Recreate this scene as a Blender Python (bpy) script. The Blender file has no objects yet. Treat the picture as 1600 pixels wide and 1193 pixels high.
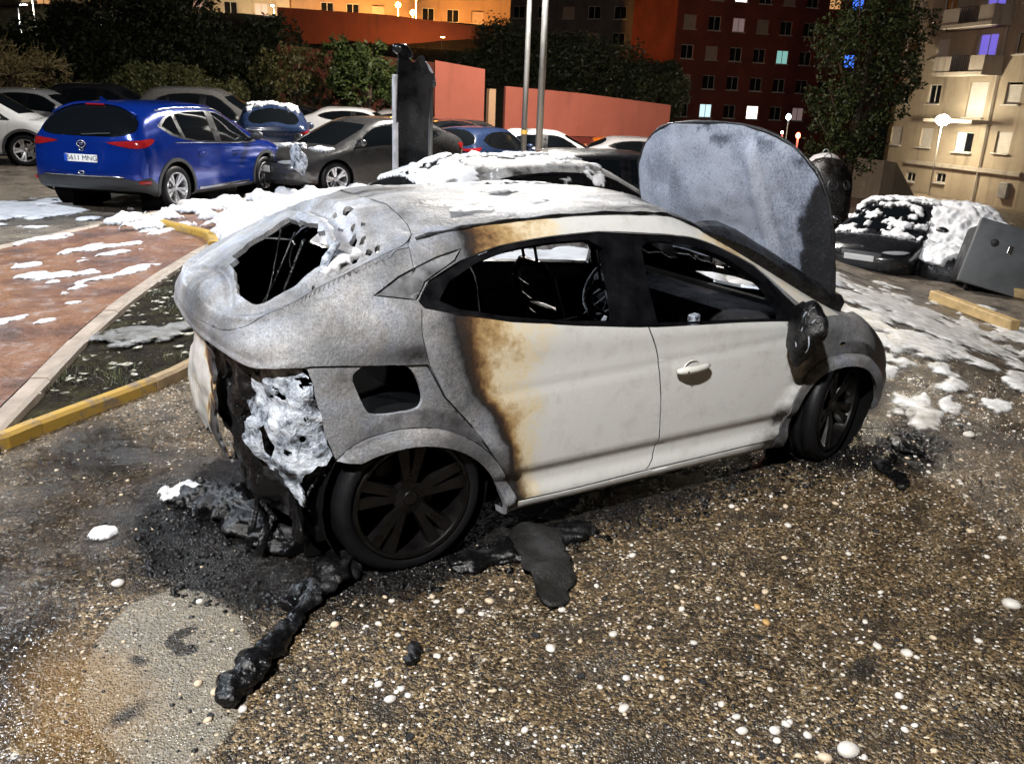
import bpy, bmesh, math, random
import numpy as np
from mathutils import Vector, Matrix
from mathutils.geometry import delaunay_2d_cdt
R = math.radians
SC = bpy.context.scene
COL = SC.collection
rng = random.Random(7)
# ------------------------------------------------------------------ camera
CAMP = np.array([-3.8992, -3.6968, 1.8633]); YAW, PITCH, ROLL, FPX = 1.0139, .3195, .0405, 1326.14
FW = np.array([math.cos(YAW)*math.cos(PITCH), math.sin(YAW)*math.cos(PITCH), -math.sin(PITCH)])
_r = np.cross(FW, [0, 0, 1]); _r /= np.linalg.norm(_r); _u = np.cross(_r, FW)
RT = math.cos(ROLL)*_r + math.sin(ROLL)*_u; UP = -math.sin(ROLL)*_r + math.cos(ROLL)*_u
cd = bpy.data.cameras.new('camera'); cam = bpy.data.objects.new('camera', cd); COL.objects.link(cam)
cam.matrix_world = Matrix([[RT[i], UP[i], -FW[i], CAMP[i]] for i in range(3)] + [[0, 0, 0, 1]])
cd.sensor_fit = 'HORIZONTAL'; cd.sensor_width = 36.0; cd.lens = 36.0*FPX/1600.0
cd.clip_start = .05; cd.clip_end = 2000
SC.camera = cam
# ------------------------------------------------------------------ sky, moonlight, exposure
world = bpy.data.worlds.new('World'); SC.world = world; world.use_nodes = True
wn = world.node_tree
sky = wn.nodes.new('ShaderNodeTexSky'); sky.sky_type = 'NISHITA'; sky.sun_disc = False
sky.sun_elevation = R(4); sky.sun_rotation = R(205); sky.altitude = 50
bg = wn.nodes['Background']; bg.inputs[1].default_value = .0022
wn.links.new(sky.outputs[0], bg.inputs[0])
sl = bpy.data.lights.new('moon', 'SUN'); sl.energy = .012; sl.angle = R(2); sl.color = (.8, .88, 1)
so = bpy.data.objects.new('moon', sl); COL.objects.link(so)
so.rotation_euler = (R(60), 0, R(-35))
SC.view_settings.view_transform = 'Standard'; SC.view_settings.look = 'None'
SC.view_settings.exposure = .22; SC.view_settings.gamma = 1; SC.view_settings.use_curve_mapping = False
SC.cycles.use_denoising = True; SC.cycles.use_adaptive_sampling = True; SC.cycles.adaptive_threshold = .03
SC.cycles.max_bounces = 6; SC.cycles.diffuse_bounces = 3; SC.cycles.glossy_bounces = 3
SC.cycles.transmission_bounces = 4; SC.cycles.transparent_max_bounces = 12
SC.cycles.caustics_reflective = False; SC.cycles.caustics_refractive = False
SC.cycles.sample_clamp_indirect = 4; SC.cycles.blur_glossy = .5
# key lamps of the car park: (name, foot x, y, head height, arm direction deg, watts, colour, label)
LAMPS = [
 ('A', -9.5, -6.5, 9.0, 35, 1850, (1.0, .975, .945), 'tall steel street lamp standing behind the photographer'),
 ('B', -7.5, 9.5, 8.5, -60, 1150, (.80, .89, 1.0), 'tall steel street lamp on the left beyond the paved path'),
]
# ------------------------------------------------------------------ helpers
F2 = np.array([math.cos(YAW), math.sin(YAW)]); R2 = np.array([math.sin(YAW), -math.cos(YAW)])
def ss(x, a, b):
    t = np.clip((np.asarray(x, float)-a)/(b-a), 0, 1); return t*t*(3-2*t)
def gz(x, y):
    "height of the car park floor: level round the burnt car, falling away to the right and the back"
    dx = np.asarray(x, float)-CAMP[0]; dy = np.asarray(y, float)-CAMP[1]
    l = dx*R2[0]+dy*R2[1]; D = dx*F2[0]+dy*F2[1]
    return (-.95*ss(l, 2.8, 7.2)*ss(D, 3, 9) - .08*np.clip(l-7, 0, 22)*ss(D, 9, 20)
            - .36*ss(D, 18, 26)*ss(l, -5, -1))
def LD(l, D, z=None):
    p = CAMP[:2]+F2*D+R2*l
    return Vector((p[0], p[1], float(gz(p[0], p[1])) if z is None else z))
def ray(u, v, D):
    "world point at horizontal depth D seen in column u, row v of the 1600 px wide picture"
    d = FW+(u-800)/FPX*RT-(v-596.5)/FPX*UP
    t = D/(d[0]*F2[0]+d[1]*F2[1]); return Vector(CAMP+d*t)
def tag(o, label=None, cat=None, group=None, kind=None):
    if label: o['label'] = label
    if cat: o['category'] = cat
    if group: o['group'] = group
    if kind: o['kind'] = kind
    return o
def empty(name, loc=(0, 0, 0), rz=0, label=None, cat=None, group=None):
    o = bpy.data.objects.new(name, None); COL.objects.link(o); o.location = loc; o.rotation_euler = (0, 0, rz)
    o.empty_display_size = .2
    return tag(o, label, cat, group)
def link(name, me, m=None, parent=None, loc=None, rot=None, scale=None):
    o = bpy.data.objects.new(name, me); COL.objects.link(o)
    if m is not None and len(me.materials) == 0: me.materials.append(m)
    if parent: o.parent = parent
    if loc is not None: o.location = loc
    if rot is not None: o.rotation_euler = rot
    if scale is not None: o.scale = scale
    return o
def mesh(name, V, Fc, smooth=False, attr=None):
    me = bpy.data.meshes.new(name)
    me.from_pydata([tuple(map(float, v)) for v in V], [], [tuple(map(int, f)) for f in Fc])
    me.validate(); me.update()
    if smooth: me.polygons.foreach_set('use_smooth', [True]*len(me.polygons))
    if attr:
        for k, a in attr.items():
            at = me.attributes.new(k, 'FLOAT', 'POINT'); at.data.foreach_set('value', np.asarray(a, np.float32))
    return me
class MB:
    "collects shapes, builds one mesh object"
    def __init__(s): s.V = []; s.F = []; s.sm = False
    def add(s, V, Fc):
        o = len(s.V); s.V += [tuple(v) for v in V]; s.F += [tuple(i+o for i in f) for f in Fc]; return s
    def box(s, c, d, rz=0, bev=0, rot=None):
        x, y, z = [k/2 for k in d]; b = min(bev, x*.9, y*.9, z*.9)
        if b <= 0:
            V = [(sx*x, sy*y, sz*z) for sx in (-1, 1) for sy in (-1, 1) for sz in (-1, 1)]
            Fc = [(0, 1, 3, 2), (4, 6, 7, 5), (0, 4, 5, 1), (2, 3, 7, 6), (0, 2, 6, 4), (1, 5, 7, 3)]
        else:
            bm = bmesh.new(); bmesh.ops.create_cube(bm, size=1)
            for v in bm.verts: v.co = Vector((v.co.x*2*x, v.co.y*2*y, v.co.z*2*z))
            bmesh.ops.bevel(bm, geom=bm.edges[:], offset=b, segments=2, profile=.5, affect='EDGES')
            bm.verts.index_update(); V = [v.co[:] for v in bm.verts]; Fc = [[v.index for v in f.verts] for f in bm.faces]; bm.free()
        M = Matrix.Rotation(rz, 3, 'Z') if rot is None else rot
        return s.add([(M@Vector(v))+Vector(c) for v in V], Fc)
    def tube(s, pts, r, n=8, cap=True):
        pts = [Vector(p) for p in pts]; m = len(pts); rs = r if hasattr(r, '__len__') else [r]*m
        V = []; Fc = []; up = None
        for i, p in enumerate(pts):
            t = (pts[min(i+1, m-1)]-pts[max(i-1, 0)])
            t = t.normalized() if t.length > 1e-9 else Vector((0, 0, 1))
            if up is None: up = t.orthogonal().normalized()
            up = (up-t*up.dot(t)); up = up.normalized() if up.length > 1e-6 else t.orthogonal().normalized()
            w = t.cross(up)
            V += [p+(up*math.cos(a)+w*math.sin(a))*rs[i] for a in [2*math.pi*k/n for k in range(n)]]
        for i in range(m-1):
            for k in range(n):
                a, b = i*n+k, i*n+(k+1) % n; Fc.append((a, b, b+n, a+n))
        if cap: Fc += [tuple(range(n-1, -1, -1)), tuple(range((m-1)*n, m*n))]
        return s.add(V, Fc)
    def lathe(s, prof, n=32, axis='Y', c=(0, 0, 0), closed=False):
        "prof: (radius, along)"
        V = []; Fc = []; m = len(prof)
        for k in range(n):
            a = 2*math.pi*k/n
            for r, h in prof:
                q = {'Y': (r*math.cos(a), h, r*math.sin(a)), 'Z': (r*math.cos(a), r*math.sin(a), h), 'X': (h, r*math.cos(a), r*math.sin(a))}[axis]
                V.append((q[0]+c[0], q[1]+c[1], q[2]+c[2]))
        mm = m if closed else m-1
        for k in range(n):
            for i in range(mm):
                a, b = k*m+i, k*m+(i+1) % m; e, f = ((k+1) % n)*m+i, ((k+1) % n)*m+(i+1) % m
                Fc.append((a, b, f, e))
        return s.add(V, Fc)
    def prism(s, poly, z0, z1):
        n = len(poly); V = [(x, y, z0) for x, y in poly]+[(x, y, z1) for x, y in poly]
        return s.add(V, [tuple(range(n-1, -1, -1)), tuple(range(n, 2*n))]+[(i, (i+1) % n, n+(i+1) % n, n+i) for i in range(n)])
    def build(s, name, m, parent=None, smooth=False, angle=None, **kw):
        me = mesh(name, s.V, s.F, smooth)
        if smooth and angle: me.set_sharp_from_angle(angle=R(angle))
        return link(name, me, m, parent, **kw)
def copy_tree(o, parent=None):
    c = o.copy(); COL.objects.link(c); c.parent = parent
    for ch in [k for k in bpy.data.objects if k.parent == o]: copy_tree(ch, c)
    return c
# numpy value noise
_NR = np.random.RandomState(11); _LAT = _NR.rand(64, 64, 64).astype(np.float32)
def vnoise(P):
    P = np.asarray(P, float); i = np.floor(P).astype(int); f = P-i; f = f*f*(3-2*f); i &= 63; j = (i+1) & 63
    o = 0
    for a in (0, 1):
        for b in (0, 1):
            for c in (0, 1):
                w = (f[:, 0] if a else 1-f[:, 0])*(f[:, 1] if b else 1-f[:, 1])*(f[:, 2] if c else 1-f[:, 2])
                o = o+w*_LAT[(j if a else i)[:, 0], (j if b else i)[:, 1], (j if c else i)[:, 2]]
    return o
_ROT = np.array(Matrix.Rotation(.7, 3, 'Z')@Matrix.Rotation(.9, 3, 'X')@Matrix.Rotation(.5, 3, 'Y'))
def fbm(P, scale=1, oct=4, gain=.5):
    P = (np.asarray(P, float)*scale)@_ROT; o = 0; a = 1; t = 0
    for k in range(oct):
        o = o+a*vnoise(P+17.3*k); t += a; a *= gain; P = (P@_ROT)*2.03
    return o/t
def inpoly(pts, poly):
    x, y = pts[:, 0], pts[:, 1]; r = np.zeros(len(pts), bool); n = len(poly)
    for i in range(n):
        x0, y0 = poly[i]; x1, y1 = poly[(i+1) % n]
        c = ((y0 > y) != (y1 > y))
        with np.errstate(divide='ignore', invalid='ignore'):
            r ^= c & (x < (x1-x0)*(y-y0)/(y1-y0+1e-30)+x0)
    return r
def spline(pts, k=6, closed=False):
    P = np.array(pts, float); n = len(P); out = []
    for i in range(n if closed else n-1):
        if closed: a, b, c, d = P[(i-1) % n], P[i], P[(i+1) % n], P[(i+2) % n]
        else: a, b, c, d = P[max(i-1, 0)], P[i], P[i+1], P[min(i+2, n-1)]
        for f in np.arange(k)/k:
            out.append(.5*(2*b+(c-a)*f+(2*a-5*b+4*c-d)*f*f+(3*b-a-3*c+d)*f**3))
    if not closed: out.append(P[-1])
    return np.array(out)
def jag(pts, amp, step, seed=0):
    "polygon with a torn, irregular edge"
    r = np.random.RandomState(seed); P = np.array(pts, float); o = []
    for i in range(len(P)):
        a, b = P[i], P[(i+1) % len(P)]; n = max(1, int(np.hypot(*(b-a))/step))
        for k in range(n): o.append(a+(b-a)*k/n+r.uniform(-amp, amp, 2))
    return np.array(o)
# ------------------------------------------------------------------ materials
class NT:
    def __init__(s, name):
        s.m = bpy.data.materials.new(name); s.m.use_nodes = True; s.t = s.m.node_tree
        s.b = s.t.nodes['Principled BSDF']; s.out = s.t.nodes['Material Output']
    def put(s, sock, v):
        if v is None: return
        if hasattr(v, 'is_output'): s.t.links.new(v, sock)
        elif isinstance(v, (tuple, list)) and len(v) == 3 and sock.type == 'RGBA': sock.default_value = (*v, 1)
        else: sock.default_value = v
    def n(s, typ, out=0, props=None, **inp):
        nd = s.t.nodes.new('ShaderNode'+typ)
        for k, v in (props or {}).items(): setattr(nd, k, v)
        for k, v in inp.items():
            key = int(k[1:]) if k[0] == 'i' and k[1:].isdigit() else k.replace('_', ' ')
            s.put(nd.inputs[key], v)
        return nd.outputs[out]
    def pos(s, obj=True): return s.n('TexCoord', 3) if obj else s.n('NewGeometry', 0)
    def noise(s, scale, detail=4, rough=.55, vec=None, out=0, dist=0):
        return s.n('TexNoise', out, Vector=vec, Scale=scale, Detail=detail, Roughness=rough, Distortion=dist)
    def vor(s, scale, vec=None, out=0, feature='F1', rand=1):
        return s.n('TexVoronoi', out, {'feature': feature}, Vector=vec, Scale=scale, Randomness=rand)
    def math(s, op, a, b=0, c=0, clamp=False): return s.n('Math', 0, {'operation': op, 'use_clamp': clamp}, i0=a, i1=b, i2=c)
    def ramp(s, fac, stops, interp='LINEAR', out=0):
        nd = s.t.nodes.new('ShaderNodeValToRGB'); cr = nd.color_ramp; cr.interpolation = interp
        while len(cr.elements) < len(stops): cr.elements.new(.5)
        for e, (p, c) in zip(cr.elements, stops):
            e.position = p; e.color = (*c, 1) if isinstance(c, (tuple, list)) else (c, c, c, 1)
        s.put(nd.inputs[0], fac); return nd.outputs[out]
    def mix(s, fac, a, b, blend='MIX'):
        nd = s.t.nodes.new('ShaderNodeMix'); nd.data_type = 'RGBA'; nd.blend_type = blend
        s.put(nd.inputs[0], fac); s.put(nd.inputs[6], a); s.put(nd.inputs[7], b); return nd.outputs[2]
    def map(s, v, a, b, c=0, d=1): return s.n('MapRange', 0, {'clamp': True}, i0=v, i1=a, i2=b, i3=c, i4=d)
    def bump(s, h, strength=.3, dist=.01, normal=None): return s.n('Bump', 0, Strength=strength, Distance=dist, Height=h, Normal=normal)
    def attr(s, name): return s.n('Attribute', 2, {'attribute_name': name})
    def end(s, col=None, rough=None, metal=None, normal=None, **kw):
        s.put(s.b.inputs['Base Color'], col); s.put(s.b.inputs['Roughness'], rough); s.put(s.b.inputs['Metallic'], metal); s.put(s.b.inputs['Normal'], normal)
        for k, v in kw.items(): s.put(s.b.inputs[k.replace('_', ' ')], v)
        return s.m
MATS = {}
def plain(name, col, rough=.6, metal=0, var=.25, scale=3, bump=.15, bscale=60, **kw):
    if name in MATS: return MATS[name]
    t = NT(name); p = t.pos()
    a = t.noise(scale, 4, .6, p); k = t.map(a, .3, .7, 1-var, 1+var)
    c = t.mix(1, col, k, 'MULTIPLY')
    nb = t.bump(t.noise(bscale, 2, .6, p), bump, .004)
    MATS[name] = t.end(c, t.map(a, .3, .7, max(.03, rough-.12), min(1, rough+.12)), metal, nb, **kw); return MATS[name]
def emit(name, col, strength):
    if name in MATS: return MATS[name]
    t = NT(name); t.b.inputs['Emission Color'].default_value = (*col, 1); t.b.inputs['Emission Strength'].default_value = strength
    t.b.inputs['Base Color'].default_value = (*col, 1); MATS[name] = t.m; return t.m
def carpaint(name, col, rough=.22, metal=.0, dirt=.25):
    if name in MATS: return MATS[name]
    t = NT(name); p = t.pos()
    d0 = t.noise(2.6, 4, .65, p); d = t.map(d0, .5, .75, 0, dirt)
    c = t.mix(d, col, tuple(x*.35+.015 for x in col)); r = t.map(d0, .35, .75, rough*.7, rough*1.5)
    sp = t.map(t.vor(160, p), 0, .28, 1, 0)
    MATS[name] = t.end(c, r, metal, t.bump(sp, .06, .002), Coat_Weight=.6, Coat_Roughness=.08); return MATS[name]
def burnt_paint():
    t = NT('burnt_paint'); p = t.pos(); b = t.attr('burn')
    n1 = t.noise(7, 5, .62, p); n2 = t.noise(38, 4, .65, p)
    x = t.math('ADD', b, t.math('MULTIPLY', t.math('SUBTRACT', n1, .5), .26))
    x = t.math('ADD', x, t.math('MULTIPLY', t.math('SUBTRACT', n2, .5), .16))
    col = t.ramp(x, [(0, (.52, .522, .51)), (.17, (.51, .508, .485)), (.25, (.55, .47, .33)), (.32, (.33, .225, .105)), (.385, (.15, .085, .036)), (.43, (.06, .032, .016)),
                     (.47, (.03, .018, .012)), (.60, (.014, .013, .014)), (.68, (.05, .05, .053)), (.76, (.13, .132, .14)), (.88, (.23, .235, .248)), (1, (.34, .345, .365))])
    ash = t.map(x, .66, .8)
    # ash: fine mottling, rubbed streaks, soot flecks
    mot = t.map(t.noise(110, 2, .7, p), .3, .72, .66, 1.28); bigN = t.noise(3.0, 5, .62, p); big = t.map(bigN, .33, .68, .38, 1.32)
    cash = t.mix(1, t.mix(1, col, mot, 'MULTIPLY'), big, 'MULTIPLY')
    cash = t.mix(t.map(t.noise(5.5, 3, .6, p), .45, .7, 0, .5), cash, t.mix(1, cash, (1.12, .98, .82), 'MULTIPLY')); cash = t.mix(t.map(n1, .5, .68, 0, .6), cash, t.mix(1, cash, (.82, .92, 1.12), 'MULTIPLY'))
    fl = t.map(t.math('ADD', t.vor(26, p), t.math('MULTIPLY', n2, .12)), .11, .19, 1, 0)
    flm = t.math('MULTIPLY', fl, t.map(n1, .5, .6))
    cash = t.mix(flm, cash, (.02, .02, .022))
    sp = t.map(t.vor(330, p), .0, .2, 1, 0); cash = t.mix(t.math('MULTIPLY', sp, .45), cash, (.72, .73, .76))
    col2 = t.mix(ash, col, cash)
    # clean paint: rain and foam droplets, a film of dirt toward the sill
    drop = t.map(t.vor(210, p), .06, .24, 1, 0); dm = t.map(n1, .42, .62)
    dirt = t.math('MULTIPLY', t.map(t.noise(13, 4, .7, p), .52, .72), .22)
    clean = t.map(x, .16, .28, 1, 0)
    col2 = t.mix(t.math('MULTIPLY', dirt, clean), col2, (.16, .14, .11))
    rough = t.ramp(x, [(0, .24), (.25, .38), (.5, .45), (.62, .42), (.8, .62), (1, .58)])
    h = t.math('ADD', t.math('MULTIPLY', t.math('MULTIPLY', drop, dm), t.map(x, .3, .5, .5, .15)), t.math('MULTIPLY', t.math('MULTIPLY', n2, 2.2), t.map(x, .3, .6, .02, 1)))
    h = t.math('ADD', h, t.math('MULTIPLY', t.noise(140, 3, .6, p), t.map(x, .6, .8, 0, .8)))
    sk = t.attr('smoke'); skm = t.map(t.math('ADD', sk, t.math('MULTIPLY', t.math('SUBTRACT', n1, .5), .9)), .3, .75)
    col2 = t.mix(skm, col2, (.022, .021, .021)); col2 = t.mix(t.n('NewGeometry', 6), col2, (.006, .006, .006))
    return t.end(col2, rough, t.map(x, .7, .95, 0, .35), t.bump(h, .45, .004), Coat_Weight=t.map(x, .15, .3, .5, 0), Coat_Roughness=.12)
def soot(name='soot', col=(.012, .012, .014), rough=.5, gl=.4):
    if name in MATS: return MATS[name]
    t = NT(name); p = t.pos(); n = t.noise(28, 4, .7, p); g = t.noise(7, 3, .6, p)
    c = t.mix(t.map(g, .55, .75), col, (.03, .03, .033)); c = t.mix(t.map(n, .68, .82), c, (.16, .16, .17))
    MATS[name] = t.end(c, t.map(g, .35, .7, rough-.22, rough+.2), .1, t.bump(t.math('ADD', n, t.math('MULTIPLY', t.noise(110, 2, .7, p), .35)), .7, .014), Specular_IOR_Level=.45); return MATS[name]
def foam_mat():
    t = NT('fire_foam'); p = t.pos()
    n = t.noise(14, 3, .6, p); bub = t.noise(80, 1, .6, p); h = t.math('ADD', t.math('MULTIPLY', n, 1.2), t.math('MULTIPLY', bub, .35))
    c = t.ramp(t.noise(5, 3, .6, p), [(.3, (.46, .46, .48)), (.55, (.68, .68, .70)), (.8, (.76, .76, .77))])
    al = t.map(t.math('ADD', t.attr('film'), t.math('MULTIPLY', t.math('SUBTRACT', n, .5), .6)), .06, .34)
    return t.end(c, .55, 0, t.bump(h, .45, .014), Alpha=al)
def thin_foam_mat():
    t = NT('thin_wet_foam'); p = t.pos(); n = t.noise(9, 4, .65, p); m2 = t.noise(60, 2, .6, p)
    c = t.ramp(n, [(.3, (.30, .28, .25)), (.45, (.52, .50, .47)), (.65, (.76, .75, .74))])
    return t.end(c, t.map(n, .3, .7, .25, .55), 0, t.bump(t.math('ADD', n, m2), .5, .012), Alpha=t.map(t.math('ADD', t.attr('film'), t.math('MULTIPLY', t.math('SUBTRACT', n, .5), 1.1)), .05, .6))
BURN = burnt_paint(); SOOT = soot(); FOAM = foam_mat(); TFOAM = thin_foam_mat()
CHAR = soot('charred_plastic', (.003, .003, .0035), .36)
RUBBER = plain('tyre_rubber', (.0035, .0035, .0045), .55, 0, .3, 6, .35, 70, Specular_IOR_Level=.22)
BLACKRIM = plain('scorched_alloy', (.0045, .004, .004), .34, .4, .6, 9, .2, 70)
CHROME = plain('bright_metal', (.55, .55, .56), .2, 1, .1)
DARKPL = plain('dark_plastic', (.022, .023, .026), .5, 0, .2, 5, .2, 120)
ALLOY = plain('silver_alloy', (.5, .5, .52), .28, .9, .12)
# ------------------------------------------------------------------ car bodies
# a half body is a net of 13 stations (tail to nose) by 10 rows (sill to roof centre), smoothed; panels are cut out of it
class Surf:
    def __init__(s, net):
        P = np.array(net, float); m = np.array([1, -1, 1.])
        E = np.concatenate([P[1:2]*m, P, P[-2:-1]*m], 0)
        s.E = np.concatenate([2*E[:, 0:1]-E[:, 1:2], E, E[:, -2:-1]*m], 1); s.ns, s.nr = P.shape[:2]
    def w(s, x, n):
        i = np.clip(np.floor(x).astype(int), 0, n-2); f = x-i
        return i, np.stack([-.5*f+f*f-.5*f**3, 1-2.5*f*f+1.5*f**3, .5*f+2*f*f-1.5*f**3, -.5*f*f+.5*f**3], -1)
    def ev(s, a, b):
        a = np.atleast_1d(np.asarray(a, float)); b = np.atleast_1d(np.asarray(b, float))
        i, wi = s.w(a, s.ns); j, wj = s.w(b, s.nr); k = np.arange(4)
        return np.einsum('na,nb,nabc->nc', wi, wj, s.E[(i[:, None]+k)[:, :, None], (j[:, None]+k)[:, None, :]])
    def side(s, q, rg):
        "(x,z) on the flank -> (s,t)"
        a = np.linspace(rg[0], rg[1], 100); b = np.linspace(rg[2], rg[3], 80)
        A, B = [k.ravel() for k in np.meshgrid(a, b, indexing='ij')]; Fv = s.ev(A, B)[:, [0, 2]]; out = []
        for p in np.atleast_2d(np.asarray(q, float)):
            k = ((Fv-p)**2).sum(1).argmin(); u = np.array([A[k], B[k]])
            for it in range(6):
                f0 = s.ev(*u[:, None])[0][[0, 2]]; h = 1e-3
                J = np.stack([(s.ev([u[0]+h], [u[1]])[0][[0, 2]]-f0)/h, (s.ev([u[0]], [u[1]+h])[0][[0, 2]]-f0)/h], 1)
                if abs(np.linalg.det(J)) < 1e-6: break
                u = u+np.clip(np.linalg.solve(J, p-f0), -.2, .2)
            out.append(u)
        return np.array(out)
class Body:
    def __init__(s, net, ds, dt, loops, disp=None):
        S = s.S = Surf(net); pts = []; edges = []; dense = []
        for L in loops:
            L = np.array(L, float); o = len(pts); n = len(L)
            # resample long edges so that curves stay smooth
            Q = []
            for i in range(n):
                a, b = L[i], L[(i+1) % n]; k = max(1, int(math.ceil(max(abs(b[0]-a[0])/ds, abs(b[1]-a[1])/dt))))
                Q += [a+(b-a)*t/k for t in range(k)]
            n = len(Q); pts += [tuple(q) for q in Q]; edges += [(o+i, o+(i+1) % n) for i in range(n)]; dense += Q
        gs = np.linspace(0, 12, int(round(12/ds))+1); gt = np.linspace(0, 9, int(round(9/dt))+1)
        A, B = [k.ravel() for k in np.meshgrid(gs, gt, indexing='ij')]; G = np.stack([A, B], 1)
        if dense:
            Dn = np.array(dense)/[ds, dt]; keep = np.ones(len(G), bool); g = G/[ds, dt]
            inner = (A > 1e-6) & (A < 12-1e-6) & (B > 1e-6) & (B < 9-1e-6)
            for k in range(0, len(Dn), 200):
                d = ((g[:, None]-Dn[None, k:k+200])**2).sum(2).min(1); keep &= ~((d < .2) & inner)
            G = G[keep]
        V = [Vector(p) for p in pts]+[Vector(p) for p in G]
        v, e, f, *_ = delaunay_2d_cdt(V, edges, [], 0, 1e-5)
        st = np.array([p[:] for p in v]); T = np.array([list(q) for q in f if len(q) == 3])
        c = st[T].mean(1); ok = (c[:, 0] > 0) & (c[:, 0] < 12) & (c[:, 1] > 0) & (c[:, 1] < 9); T = T[ok]
        used = np.unique(T); idx = np.full(len(st), -1); idx[used] = np.arange(len(used)); st = st[used]; T = idx[T]
        a = st[T]; cr = (a[:, 1, 0]-a[:, 0, 0])*(a[:, 2, 1]-a[:, 0, 1])-(a[:, 1, 1]-a[:, 0, 1])*(a[:, 2, 0]-a[:, 0, 0])
        T[cr < 0] = T[cr < 0][:, ::-1]
        P = S.ev(st[:, 0], st[:, 1]); P[(st[:, 1] > 9-1e-6) | (st[:, 0] < 1e-6) | (st[:, 0] > 12-1e-6), 1] = 0
        if disp: P = disp(P, st); P[(st[:, 1] > 9-1e-6) | (st[:, 0] < 1e-6) | (st[:, 0] > 12-1e-6), 1] = 0
        fn = np.cross(P[T[:, 1]]-P[T[:, 0]], P[T[:, 2]]-P[T[:, 0]])*-1   # outward for the y>0 half
        N = np.zeros_like(P)
        for k in range(3): np.add.at(N, T[:, k], fn)
        N[np.abs(P[:, 1]) < 1e-6, 1] = 0
        N /= np.linalg.norm(N, axis=1)[:, None]+1e-12
        s.st, s.T, s.P, s.N = st, T, P, N; s.c = st[T].mean(1); s.free = np.ones(len(T), bool)
    def take(s, poly, sub=None):
        m = inpoly(s.c, poly) & s.free
        s.free &= ~m; return m
    def part(s, name, mask, side, mat, parent, push=0, gap=.003, flange=.014, attr=None, P=None, film=None):
        T = s.T[mask]; Pb = s.P if P is None else P; P = Pb+s.N*push; N = s.N
        if len(T) == 0: return None
        E = {}
        for t in T:
            for a, b, c in ((t[0], t[1], t[2]), (t[1], t[2], t[0]), (t[2], t[0], t[1])):
                k = (min(a, b), max(a, b)); E[k] = None if k in E else (a, b, c)
        seam = lambda i: abs(s.P[i, 1]) < 1e-6
        bd = [e for e in E.values() if e is not None and not (side == 'C' and seam(e[0]) and seam(e[1]))]
        P = P.copy(); acc = {}
        for a, b, c in bd:
            for i in (a, b):
                d = P[c]-P[i]; acc[i] = acc.get(i, 0)+d/(np.linalg.norm(d)+1e-9)
        for i, d in acc.items():
            d = np.array(d)
            if side == 'C' and seam(i): d[1] = 0
            P[i] = P[i]+d/(np.linalg.norm(d)+1e-9)*gap
        V = []; Fc = []; src = []
        def half(sg, weld):
            mp = {}
            def vid(i, dep):
                k = (i, dep)
                if sg > 0 and (i, dep) in weld and seam(i): return weld[k]
                if k not in mp:
                    q = P[i]-N[i]*(flange if dep else 0); mp[k] = len(V); V.append((q[0], q[1]*sg, q[2])); src.append(i)
                return mp[k]
            for t in T:
                q = [vid(i, 0) for i in t]; Fc.append(q if sg < 0 else q[::-1])
            if flange:
                for a, b, c in bd:
                    # separate top vertices keep the rim sharp
                    q = [vid(a, 1), vid(b, 1)]; k0 = len(V)
                    for i in (a, b): V.append((P[i][0], P[i][1]*sg, P[i][2])); src.append(i)
                    f = (k0+1, k0, q[0], q[1]); Fc.append(f if sg < 0 else f[::-1])
            return mp
        if side in 'RC': w = half(-1, {})
        if side in 'LC': half(1, w if side == 'C' else {})
        V = np.array(V)
        at = None
        if attr: q = attr(V); at = {'burn': q[0], 'smoke': q[1]} if isinstance(q, tuple) else {'burn': q, 'smoke': q*0}
        me = mesh(name, V, Fc, True, at)
        if film is not None: a_ = me.attributes.new('film', 'FLOAT', 'POINT'); a_.data.foreach_set('value', film[np.array(src)].astype(np.float32))
        return link(name, me, mat, parent)
def biggest(B, mask):
    "largest connected patch of a selection"
    par = {}
    def find(a):
        while par.setdefault(a, a) != a: par[a] = par[par[a]]; a = par[a]
        return a
    for t_ in B.T[mask]:
        r0 = find(t_[0])
        for k in t_[1:]: par[find(k)] = r0
    rt = np.array([find(k) for k in B.T[mask][:, 0]]); u, n = np.unique(rt, return_counts=True); out = mask.copy(); out[np.where(mask)[0][rt != u[n.argmax()]]] = False; return out
def circ(cx, cz, r, n=40, a0=0, a1=360): return [(cx+r*math.cos(R(a)), cz+r*math.sin(R(a))) for a in np.linspace(a0, a1, n, endpoint=(a1-a0) < 360)]
def arch_loop(S, cx, cz, r, rg):
    "wheel opening: arc over the wheel, closed below the sill"
    arc = [(x, z) for x, z in circ(cx, cz, r, 34, -38, 218)]
    q = np.array(arc); st = S.side(q, rg)
    return [(st[0][0], -.4)]+[tuple(k) for k in st if k[1] > -.3]+[(st[-1][0], -.4)]
def make_tyre(r, rr, w, n=40):
    m = MB(); h = w/2
    m.lathe([(rr, -h*.82), (rr+.012, -h*.92), ((r+rr)/2, -h*1.03), (r-.02, -h*.93), (r-.004, -h*.72), (r, -h*.3), (r-.006, -h*.28), (r-.006, -h*.22), (r, -h*.2), (r, h*.2), (r-.006, h*.22), (r-.006, h*.28), (r, h*.3), (r-.004, h*.72), (r-.02, h*.93), ((r+rr)/2, h*1.03), (rr+.012, h*.92), (rr, h*.82)], n)
    return m
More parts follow.
